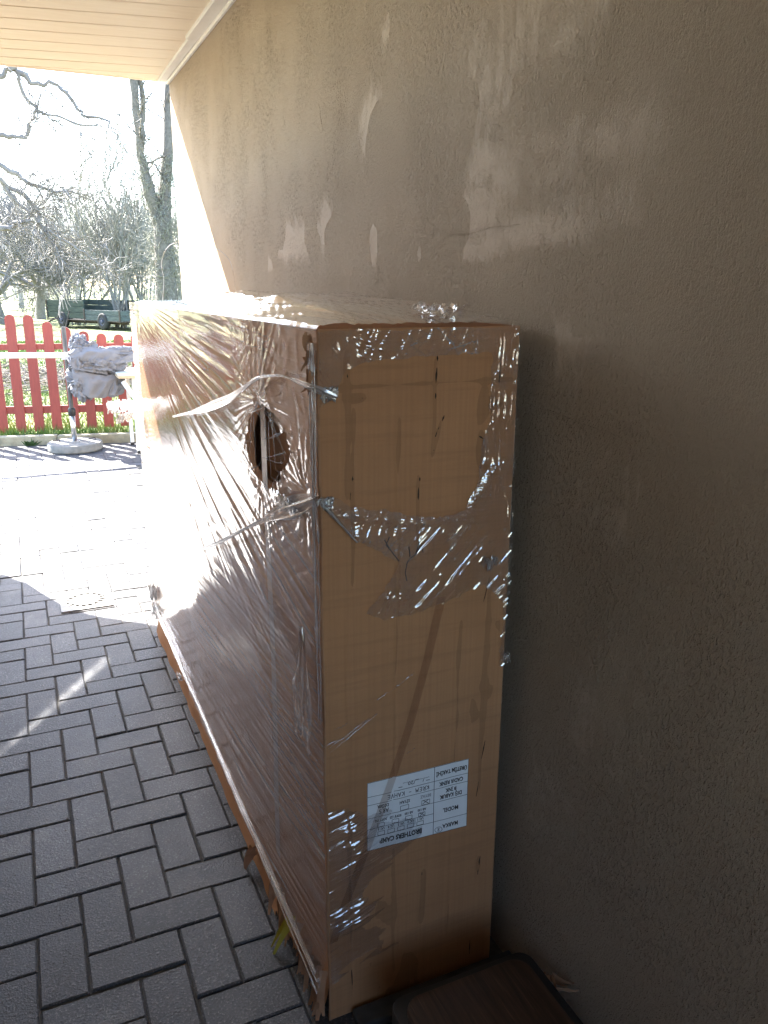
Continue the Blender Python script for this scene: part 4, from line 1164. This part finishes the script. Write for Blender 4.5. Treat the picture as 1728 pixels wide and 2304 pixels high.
# parasol foot with its pipe
PX, PY = .408, 8.02
pb = tag(empty('parasol_stand', (PX, PY, 0)), 'round concrete parasol stand with steel and grey pipe in front of the fence', 'parasol stand')
MB().lathe([(.235, 0), (.247, .012), (.248, .062), (.240, .074), (.06, .078)], (PX, PY, 0), 48).build('base', M['concrete'], pb)
smooth_angle(pb.children[0], 40)
MB().lathe([(.045, .0785), (.045, .083), (.0255, .086)], (PX, PY, 0), 24).build('flange', M['steel'], pb)
MB().tube([(PX, PY, .084), (PX, PY, .34)], .0245, 24).build('lower_pipe', M['steel'], pb, True)
MB().lathe([(.029, .325), (.034, .332), (.034, .372), (.031, .392), (.024, .396)], (PX, PY, 0), 24).build('collar', M['black'], pb, True)
MB().tube([(PX, PY, .395), (PX, PY, 1.135)], .0195, 20).build('upper_pipe', M['pole'], pb)
smooth_angle(pb.children[-1], 40)
for sx in (-1, 1):
    mb = MB(); ox = PX+sx*.16
    mb.tube([(ox-.028, PY+.02, .074), (ox-.028, PY+.02, .094), (ox+.028, PY+.05, .094), (ox+.028, PY+.05, .074)], .0055, 6); mb.build('carry_handle', M['rust'], pb)

# folded parasol laid across: white shaft to the left, grey canopy bunched on the right
fp = tag(empty('folded_parasol', (.45, 7.96, .88)), 'folded grey parasol lying level with its white shaft pointing left', 'parasol')
MB().tube([(-2.1, 7.98, .905), (.10, 7.97, .892), (.52, 7.96, .880), (1.0, 7.9, .86)], .0255, 18).build('shaft', M['white'], fp, True)
MB().tube([(.36, 7.955, .853), (.47, 7.95, .852)], .006, 8).build('runner_rod', M['white'], fp)
def cloth(name, c, rad, seed, fold=6, amp=.30, n=(90, 70), squash=None, par=fp, axis=0):
    a = np.linspace(0, 2*np.pi, n[0]); b = np.linspace(.06, np.pi-.06, n[1]); A, B = np.meshgrid(a, b, indexing='ij')
    dx = np.cos(B); dy = np.sin(B)*np.cos(A); dz = np.sin(B)*np.sin(A)
    ca, sa = np.cos(A), np.sin(A)
    w = fbm(dx*1.6+seed, dz*1.6+dy, seed)*1.6
    r1 = ridge(vnoise(dz*fold*.55+dx*1.6+w*1.6+seed, dy*fold*.4+dx*.8+w, seed+1))
    r2 = ridge(vnoise(dz*fold*1.3+w*2.4, dx*fold*.8+dy*2+w, seed+2))
    rad_ = 1+amp*1.5*(r1**2.2-.35)+amp*.6*(r2**2-.35)
    x = dx*rad[0]*(1+.35*(rad_-1)); y = dy*rad[1]*rad_; z = dz*rad[2]*rad_
    V = np.stack([c[0]+x, c[1]+y, c[2]+z], -1).reshape(-1, 3)
    return np_mesh(name, V, grid_faces(*n), M['cloth'], par, True)
cloth('canopy', (.63, 7.93, .665), (.235, .13, .125), 205, 5, .40)
cloth('canopy_fold', (.66, 7.86, .79), (.225, .10, .085), 211, 6, .42)
cloth('canopy_fold', (.56, 7.88, .93), (.125, .08, .085), 223, 5, .42)
cloth('canopy_fold', (.515, 7.90, .99), (.075, .07, .07), 251, 5, .45)
cloth('canopy_fold', (.80, 7.87, .885), (.30, .085, .062), 227, 5, .36)
cloth('canopy_fold', (.52, 7.90, .60), (.10, .09, .10), 231, 5, .40)
cloth('canopy_fold', (.77, 7.88, .62), (.11, .09, .085), 239, 6, .45)
# loose flat folds and hems
def flap(name, P, Q, sag, seed, n=36, m=22):
    """a cloth strip between two polylines with folds"""
    T = np.linspace(0, 1, n); S = np.linspace(0, 1, m)
    P = np.array(P, float); Q = np.array(Q, float)
    a = np.stack([np.interp(T, np.linspace(0, 1, len(P)), P[:, k]) for k in range(3)], -1); b = np.stack([np.interp(T, np.linspace(0, 1, len(Q)), Q[:, k]) for k in range(3)], -1)
    V = a[:, None]*(1-S)[None, :, None]+b[:, None]*S[None, :, None]
    TT, SS = np.meshgrid(T, S, indexing='ij'); f = ridge(vnoise(TT*6+SS*1.5+seed, SS*1.6, seed))-.4
    V[..., 1] -= sag*np.sin(np.pi*SS)+.045*f; V[..., 2] += .018*f
    return np_mesh(name, V.reshape(-1, 3), grid_faces(n, m), M['cloth'], fp, True)
flap('canopy_hem', [(.43, 7.84, .80), (.55, 7.80, .73), (.72, 7.78, .70), (.86, 7.84, .72)], [(.44, 7.86, .58), (.56, 7.80, .50), (.70, 7.80, .50), (.90, 7.86, .60)], .03, 301)
flap('canopy_hem', [(.42, 7.84, .93), (.55, 7.80, .97), (.80, 7.80, .93), (1.10, 7.82, .90)], [(.44, 7.80, .86), (.60, 7.77, .82), (.80, 7.78, .80), (1.10, 7.82, .83)], .02, 307)
flap('canopy_hem', [(.40, 7.84, .86), (.46, 7.82, .90), (.50, 7.82, .95)], [(.46, 7.80, .74), (.52, 7.78, .78), (.58, 7.80, .84)], .02, 311)
flap('canopy_hem', [(.74, 7.82, .70), (.80, 7.80, .66), (.88, 7.82, .60)], [(.70, 7.80, .52), (.77, 7.78, .50), (.86, 7.80, .53)], .03, 317)

# white folding table carrying the bundle
tb = tag(empty('folding_table', (1.35, 7.75, 0)), 'white topped folding table with pale wooden edge behind the far end of the carton', 'table')
MB().box((.80, 7.52, .722), (1.95, 8.12, .736), .003).build('tabletop', M['tabletop'], tb)
MB().box((.798, 7.517, .700), (1.952, 8.123, .7215), .002).build('wood_edge', M['edgewood'], tb)
for (x, y) in ((.935, 7.60), (.935, 8.06), (1.85, 7.60), (1.85, 8.06)):
    lg = MB().box((x-.016, y-.016, .0255), (x+.016, y+.016, .699), .003).build('leg', M['white'], tb)
    MB().box((x-.018, y-.018, 0), (x+.018, y+.018, .025), .003).build('foot_cap', M['black'], lg)
mb = MB(); mb.tube([(.84, 7.575, .67), (.93, 7.57, .52), (1.03, 7.57, .36)], .022, 6); mb.build('brace', M['white'], tb)

# small weed at the kerb
wd_ = tag(empty('weed', (.02, 8.40, 0)), 'small dark green weed growing at the foot of the kerb', 'weed')
rs = random.Random(9); mb = MB()
for k in range(26):
    a = rs.uniform(math.pi*.9, math.pi*2.1); L_ = rs.uniform(.04, .09)
    shard(mb, (.02+rs.uniform(-.03, .03), 8.40+rs.uniform(-.015, .01), .002), (math.cos(a), math.sin(a)*.7, rs.uniform(.3, 1.4)), rs.uniform(.008, .014), L_, rs, 4, .25)
mb.build('leaves', M['leaf'], wd_)

# ---------------------------------------------------------------- bare trees
class Tree:
    def __init__(s, seed): s.r = np.random.default_rng(seed); s.V = []; s.F = []; s.n = 0
    def seg(s, pts, rad, sides):
        pts = np.asarray(pts, float); rad = np.asarray(rad, float); n = len(pts)
        d = np.gradient(pts, axis=0); d /= np.linalg.norm(d, axis=1)[:, None]+1e-9
        up = np.array([.21, .35, .91]) if abs(d[0] @ np.array([.21, .35, .91])) < .9 else np.array([1., .2, .1])
        u = np.cross(d, up); u /= np.linalg.norm(u, axis=1)[:, None]+1e-9; w = np.cross(d, u)
        a = np.arange(sides)*2*np.pi/sides
        ring_ = pts[:, None]+(u[:, None]*np.cos(a)[None, :, None]+w[:, None]*np.sin(a)[None, :, None])*rad[:, None, None]
        s.V.append(ring_.reshape(-1, 3))
        i = np.arange(n-1)[:, None]; k = np.arange(sides)[None]; k2 = (k+1) % sides
        s.F.append((np.stack([i*sides+k, i*sides+k2, (i+1)*sides+k2, (i+1)*sides+k], -1).reshape(-1, 4))+s.n); s.n += n*sides
    def path(s, p, d, L, r0, r1, wob, trop, n=6):
        pts = [np.array(p, float)]; d = np.array(d, float); d /= np.linalg.norm(d)
        for k in range(n):
            d = d+s.r.normal(0, wob, 3)+np.array(trop)/n; d /= np.linalg.norm(d); pts.append(pts[-1]+d*L/n)
        return np.array(pts), np.linspace(r0, r1, n+1)
    def grow(s, p, d, L, r, lev, maxlev, kids, spread=.75, trop=(0, 0, .1), wob=.13, lfac=.62, rmin=.004):
        n = 6 if lev < 2 else 4
        pts, rad = s.path(p, d, L, r, max(r*.45, rmin), wob, trop, n)
        s.seg(pts, rad, 6 if lev == 0 else (5 if lev == 1 else 3))
        if lev < maxlev: s.twigs(pts, rad, L, lev, maxlev, kids, spread, trop, wob, lfac, rmin)
        return pts, rad
    def rough(s, pts, rad, amp, n=3):
        pts = np.array(pts, float); rad = np.array(rad, float); m = (len(pts)-1)*n+1
        T = np.linspace(0, 1, m); t = np.linspace(0, 1, len(pts))
        P = np.stack([np.interp(T, t, pts[:, k]) for k in range(3)], -1); r = np.interp(T, t, rad)
        P[1:-1] += s.r.normal(0, amp, (m-2, 3)); return P, r*s.r.uniform(.8, 1.2, m)
    def twigs(s, pts, rad, L, lev, maxlev, kids, spread=.75, trop=(0, 0, .1), wob=.13, lfac=.62, rmin=.004, t0=.2):
        k_ = kids[min(lev, len(kids)-1)]
        for q in range(k_):
            t = s.r.uniform(t0, 1.0)*(len(pts)-1); i = min(int(t), len(pts)-2); f = t-i
            p = pts[i]*(1-f)+pts[i+1]*f; dd = pts[i+1]-pts[i]; dd = dd/np.linalg.norm(dd)
            v = s.r.normal(0, 1, 3); v -= dd*(v @ dd); v /= np.linalg.norm(v)+1e-9
            nd = dd*math.cos(spread)+v*math.sin(spread)
            rr_ = max((rad[i]*(1-f)+rad[i+1]*f)*.55, rmin)
            s.grow(p, nd, L*lfac*s.r.uniform(.6, 1.2), rr_, lev+1, maxlev, kids, spread, trop, wob, lfac, rmin)
    def build(s, name, mat, par):
        if not s.V: return None
        o = np_mesh(name, np.concatenate(s.V), np.concatenate(s.F), mat, par, True); s.V = []; s.F = []; s.n = 0; return o

# (a) old tree with ivy, forked trunk beside the house corner
t = Tree(1); tr = tag(empty('ivy_tree', (3.7, 22, 0)), 'tall forked tree with ivy-tangled trunk beside the house corner', 'tree')
trunk = [(3.72, 22, -.1), (3.70, 22, 1.1), (3.72, 22, 2.2), (3.72, 22, 3.1)]
t.seg(trunk, [.36, .29, .25, .22], 12)
lim1 = [(3.70, 22, 2.9), (3.55, 22, 3.35), (3.42, 22, 3.9), (3.33, 22, 4.6), (3.27, 22, 5.3), (3.26, 22, 6.2), (3.20, 22, 7.4)]
lim2 = [(3.74, 22, 2.9), (3.86, 22.1, 3.9), (4.00, 22.1, 4.8), (4.10, 22.2, 6.0), (4.3, 22.3, 7.6)]
lim1, _r = t.rough(lim1, [.19, .15, .13, .115, .11, .10, .08], .02, 3); lim1 = lim1.tolist(); t.seg(lim1, _r, 10); t.seg(lim2, [.20, .15, .13, .11, .08], 10) # [.19, .15, .13, .115, .11, .10, .08], 10); t.seg(lim2, [.20, .15, .13, .11, .08], 10)
lim3 = [(3.29, 22, 5.15), (3.42, 22, 5.45), (3.45, 22, 5.9), (3.40, 22, 6.6)]
t.seg(lim3, [.08, .075, .07, .05], 8); t.build('trunk', M['bark'], tr)
for pts, L_ in ((lim1, 1.4), (lim2, 1.5), (lim3, .9)):
    t.twigs(np.array(pts), np.full(len(pts), .05), L_, 1, 3, [7, 12, 6], .8, (0, 0, .1), .16, .55, .009)
for pth in ([(3.36, 22, 4.4), (3.55, 22, 4.45), (3.72, 22, 4.55), (3.9, 22, 4.6)], [(3.42, 22, 4.2), (3.6, 22, 4.45), (3.75, 22, 4.2), (3.9, 22, 3.9)]):
    t.seg(pth, [.03, .025, .025, .02], 5); t.twigs(np.array(pth), np.full(4, .02), .6, 2, 3, [8, 8, 6], .9, (0, 0, 0), .2, .6, .008)
t.grow((3.2, 22, 7.3), (-.2, 0, 1), 3, .08, 0, 3, [5, 6, 4], .6, (0, 0, .1), .12, .6, .01); t.grow((4.3, 22.3, 7.5), (.2, 0, 1), 3, .08, 0, 3, [5, 6, 4], .6, (0, 0, .1), .12, .6, .01)
t.build('crown', M['bark'], tr)
r_ = t.r                                                      # ivy twigs matted round trunk and forks
for q in range(1500):
    z = r_.uniform(.3, 4.6); a = r_.uniform(0, 6.28)
    cx = np.interp(z, [0, 3.0, 3.4, 3.9, 4.6], [3.71, 3.72, 3.55, 3.42, 3.33]) if r_.random() < .42 else np.interp(z, [0, 3.0, 3.9, 4.8], [3.71, 3.76, 3.88, 4.0])
    rad = np.interp(z, [0, 3, 3.6, 4.6], [.40, .30, .20, .13])*r_.uniform(.75, 1.25)
    p = (cx+rad*math.cos(a), 22+rad*math.sin(a), z)
    pts, rd = t.path(p, (r_.normal(0, .5), r_.normal(0, .5), r_.normal(.25, .9)), r_.uniform(.12, .42), .0085, .005, .45, (0, 0, 0), 4)
    t.seg(pts, rd, 3)
o = t.build('ivy_tangle', M['ivy'], tr); o['kind'] = 'stuff'

# (b) old orchard tree, trunk beyond the left edge, long boughs reaching in
t = Tree(2); tr = tag(empty('orchard_tree', (-2.6, 14.4, 0)), 'bare orchard tree reaching in from the left with long drooping boughs', 'tree')
t.seg([(-2.6, 14.4, -.1), (-2.55, 14.4, 1.0), (-2.4, 14.3, 2.0)], [.24, .2, .17], 10); t.build('trunk', M['bark'], tr)
boughs = [([(-2.4, 14.3, 1.95), (-1.4, 14.2, 3.4), (-.5, 14, 4.2), (.2, 14, 4.40), (.40, 14, 4.53), (.60, 14, 4.36), (.98, 14, 4.36), (1.21, 14, 4.12), (1.28, 14, 3.98), (1.60, 14, 3.94), (1.73, 14, 3.82), (1.80, 14, 3.66)], [.12, .10, .075, .055, .05, .045, .032, .028, .025, .02, .014, .009]),
          ([(.42, 14, 4.52), (.46, 14, 4.30), (.66, 14, 3.98), (.80, 14, 3.93), (1.22, 14, 3.83), (1.55, 14, 3.86)], [.04, .034, .03, .024, .018, .01]),
          ([(-1.6, 14.2, 3.0), (-.6, 14.1, 3.5), (.11, 14, 3.60), (.45, 14, 3.585), (.55, 14, 3.85), (.66, 14, 4.0), (.74, 14, 4.25)], [.07, .055, .045, .04, .032, .025, .012]),
          ([(-1.2, 14.1, 3.0), (-.3, 14, 3.35), (.2, 14, 3.15), (.45, 14, 2.95), (.85, 14, 2.88), (1.25, 14, 2.85)], [.06, .05, .04, .034, .025, .012]),
          ([(-.3, 14, 3.3), (.1, 14, 3.0), (.42, 14, 2.75), (.6, 14, 2.3), (.72, 14, 1.9), (.8, 14, 1.55)], [.045, .04, .036, .03, .022, .012]),
          ([(-1.0, 14.2, 1.9), (-.2, 14.1, 2.25), (.15, 14, 2.40), (.40, 14, 2.45)], [.06, .05, .045, .035]),
          ([(.0, 14, 3.05), (.35, 14, 2.55), (.75, 14, 2.2), (1.15, 14, 2.0), (1.5, 14, 1.7)], [.04, .032, .026, .018, .01])]
for i, (pts, rd) in enumerate(boughs):
    pts, rd = t.rough(pts, np.array(rd)*.85, .022, 4)
    t.seg(pts, rd, 6)
    t.twigs(pts, rd*.55, .85, 1, 3, [9, 10, 7] if i < 3 else [9, 18, 8], .8, (0, 0, -.25), .22, .6, .0058, .3)
t.build('boughs', M['bark2'], tr)

# (c) multi-stemmed hazel bushes around the trailer
def bush(x, y, hgt, wdt, nst, seed, label, mat='bark3', maxlev=3, kids=(5, 6, 4), rr0=.055):
    t = Tree(seed); b = tag(empty('hazel_bush', (x, y, .05)), label, 'bush', 'bare bushes across the lawn')
    for q in range(nst):
        a = t.r.uniform(0, 6.28); s = t.r.uniform(.08, 1)*wdt/hgt
        t.grow((x+t.r.normal(0, .15), y+t.r.normal(0, .15), 0), (math.cos(a)*s, math.sin(a)*s, 1), hgt*t.r.uniform(.6, .95), rr0*t.r.uniform(.5, 1), 0, maxlev, kids, .55, (0, 0, .35), .12, .5, .009)
    t.build('stems', M[mat], b)
bush(3.55, 31.5, 5.3, 2.6, 9, 11, 'thick many-stemmed bare bush directly behind the green trailer', kids=(6, 6, 4))
bush(4.7, 33, 5.6, 2.2, 9, 12, 'tall bare bush behind the trailer next to the ivy tree')
bush(2.4, 34.5, 4.4, 3.6, 8, 13, 'wide arching bare bush behind the left end of the trailer', kids=(5, 6, 5))
bush(5.6, 27.0, 4.6, 2.0, 10, 14, 'bare bush almost hidden behind the house corner')

# (d) orchard trees further off
def far_tree(x, y, hgt, seed, label, mat='barkfar', r0=.16, kids=(7, 6, 5), trop=(0, 0, .05), maxlev=3):
    t = Tree(seed); b = tag(empty('bare_tree', (x, y, 0)), label, 'tree', 'bare trees across the field')
    th = hgt*.22
    t.seg([(x, y, -.1), (x+t.r.normal(0, .1), y, th*.5), (x+t.r.normal(0, .12), y, th)], [r0*1.2, r0, r0*.9], 8); t.build('trunk', M[mat], b)
    for q in range(6):
        a = q*1.05+t.r.uniform(0, .6)
        t.grow((x, y, th*.9), (math.cos(a)*.95, math.sin(a)*.95, t.r.uniform(.35, 1.1)), hgt*t.r.uniform(.5, .72), r0*.5, 0, maxlev, kids, .75, trop, .16, .58, .011)
    t.build('crown', M[mat], b)
far_tree(1.15, 40.5, 6.6, 21, 'spreading bare tree above the fence left of the trailer', 'bark2', .20, (9, 8, 5))
far_tree(-.4, 36, 6.0, 22, 'bare orchard tree at the left picture edge above the first pickets', 'bark2', .18, (8, 8, 5))
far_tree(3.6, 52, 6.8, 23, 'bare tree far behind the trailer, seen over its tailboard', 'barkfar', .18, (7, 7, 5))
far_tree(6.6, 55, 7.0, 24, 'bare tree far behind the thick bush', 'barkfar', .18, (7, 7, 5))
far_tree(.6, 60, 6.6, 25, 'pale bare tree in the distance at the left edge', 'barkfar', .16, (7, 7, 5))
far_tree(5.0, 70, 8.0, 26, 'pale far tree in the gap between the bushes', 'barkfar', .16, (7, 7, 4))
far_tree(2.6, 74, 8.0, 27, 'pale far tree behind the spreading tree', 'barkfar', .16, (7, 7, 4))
far_tree(8.2, 44, 7.5, 28, 'bare tree hidden mostly by the house corner', 'barkfar', .2, (8, 8, 5))
# trees only the film reflects and a side view would show
for k, (x, y, h_) in enumerate([(-4.5, 30, 6.5), (-8, 38, 7), (-12, 33, 6.5), (-3.0, 48, 7), (11, 60, 8)]):
    far_tree(x, y, h_, 60+k, ['bare orchard tree on the open lawn beyond the left edge', 'bare tree on the far left of the lawn', 'outermost bare tree on the left of the lawn', 'distant bare tree beyond the left picture edge', 'distant bare tree behind the house'][k], 'bark2', .18, (7, 6, 5))
# hazy far wood along the end of the field
t = Tree(80)
for q in range(100):
    x = t.r.uniform(-45, 60); y = t.r.uniform(95, 130)
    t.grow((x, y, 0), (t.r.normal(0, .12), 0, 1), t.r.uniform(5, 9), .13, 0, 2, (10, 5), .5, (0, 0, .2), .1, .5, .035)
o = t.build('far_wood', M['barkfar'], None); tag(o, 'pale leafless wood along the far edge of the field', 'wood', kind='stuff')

# brushwood and leaf litter on the lawn behind the fence
t = Tree(90)
for q in range(2600):
    x = t.r.uniform(-2.2, 4.5); y = 13.6+t.r.normal(0, .75)-.15*x; z = .08+abs(t.r.normal(0, .13))*(1-min(1, abs(y-13.6+.15*x)/1.6))
    pts, rd = t.path((x, y, z), (t.r.normal(), t.r.normal()*.7, t.r.normal()*.25), t.r.uniform(.15, .6), t.r.uniform(.004, .012), .004, .25, (0, 0, 0), 3)
    pts[:, 2] = np.maximum(pts[:, 2], .07); t.seg(pts, rd, 3)
o = t.build('brushwood', M['twig'], None); tag(o, 'low heap of cut grey brushwood on the lawn behind the pickets', 'brushwood', kind='stuff')

# ---------------------------------------------------------------- farm trailer
TX = Vector((1.20, 33.0, 0)); TD = Vector((3.9, 28.0, 0))-TX; TL_ = TD.length; ta = math.atan2(TD.y, TD.x)
tl = tag(empty('farm_trailer', (2.6, 30.4, .05)), 'weathered green wooden farm trailer parked on the lawn under bare branches', 'trailer')
trot = Matrix.Rotation(ta, 4, 'Z'); tm = Matrix.Translation(TX) @ trot
def tbuild(mb, name, mat, par=tl, sm=False):
    mb.v = [tuple(tm @ Vector(v)) for v in mb.v]; return mb.build(name, M[mat], par, sm)
W_ = 1.75
for k in range(3): tbuild(MB().box((0, -.02, .36+k*.21), (2.35, .02, .36+k*.21+.203), .008), 'side_plank', 'green')
for k in range(2): tbuild(MB().box((2.42, -.022, .32+k*.18), (4.5, .018, .32+k*.18+.173), .008), 'side_plank', 'green2')
for k in range(3): tbuild(MB().box((0, W_-.02, .36+k*.21), (4.5, W_+.02, .36+k*.21+.203), .008), 'side_plank', 'green')
for k in range(3): tbuild(MB().box((-.045, -.01, .36+k*.21), (-.005, W_+.01, .36+k*.21+.203), .008), 'end_plank', 'green')
for k in range(2): tbuild(MB().box((4.505, -.01, .32+k*.18), (4.545, W_+.01, .32+k*.18+.173), .008), 'end_plank', 'green2')
tbuild(MB().box((-.05, -.03, .285), (4.55, W_+.03, .318), .01), 'floor', 'rust')
for x in (.02, 2.385, 4.46): tbuild(MB().box((x-.03, -.055, .27), (x+.03, -.0225, 1.0 if x < 2 else .70), .006), 'stake', 'rust')
tbuild(MB().box((.1, .30, .19), (4.4, .38, .284)).box((.1, W_-.38, .19), (4.4, W_-.30, .284)), 'chassis', 'rust')
for x in (.95, 3.45): tbuild(MB().box((x-.05, -.02, .22), (x+.05, W_+.02, .30)), 'axle', 'rust')
for x in (.95, 3.45):
    for y in (.03, W_-.03):
        prof = [(.17, -.085), (.29, -.10), (.335, -.07), (.345, 0), (.335, .07), (.29, .10), (.17, .085)]
        mb = MB().lathe(prof, (0, 0, 0), 28); mb.v = [(x+a*.84, y+c, .295+b*.84) for a, b, c in mb.v]
        wheel = tbuild(mb, 'wheel', 'rubber', sm=True)
        mb = MB().lathe([(.168, -.06), (.16, -.092), (.08, -.075), (.07, -.105), (.02, -.11)] if y < 1 else [(.168, .06), (.16, .092), (.08, .075), (.07, .105), (.02, .11)], (0, 0, 0), 24); mb.v = [(x+a*.84, y+c, .295+b*.84) for a, b, c in mb.v]
        tbuild(mb, 'rim', 'rim', wheel)
tbuild(MB().tube([(-1.5, W_*.5, .12), (-.7, W_*.5, .36), (.95, .35, .34)], .035, 6).tube([(-.7, W_*.5, .36), (.95, W_-.35, .34)], .035, 6), 'drawbar', 'rust')
tbuild(MB().tube([(1.62, -.35, .0), (1.55, -.08, .62)], .022, 6), 'prop_pole', 'rust')
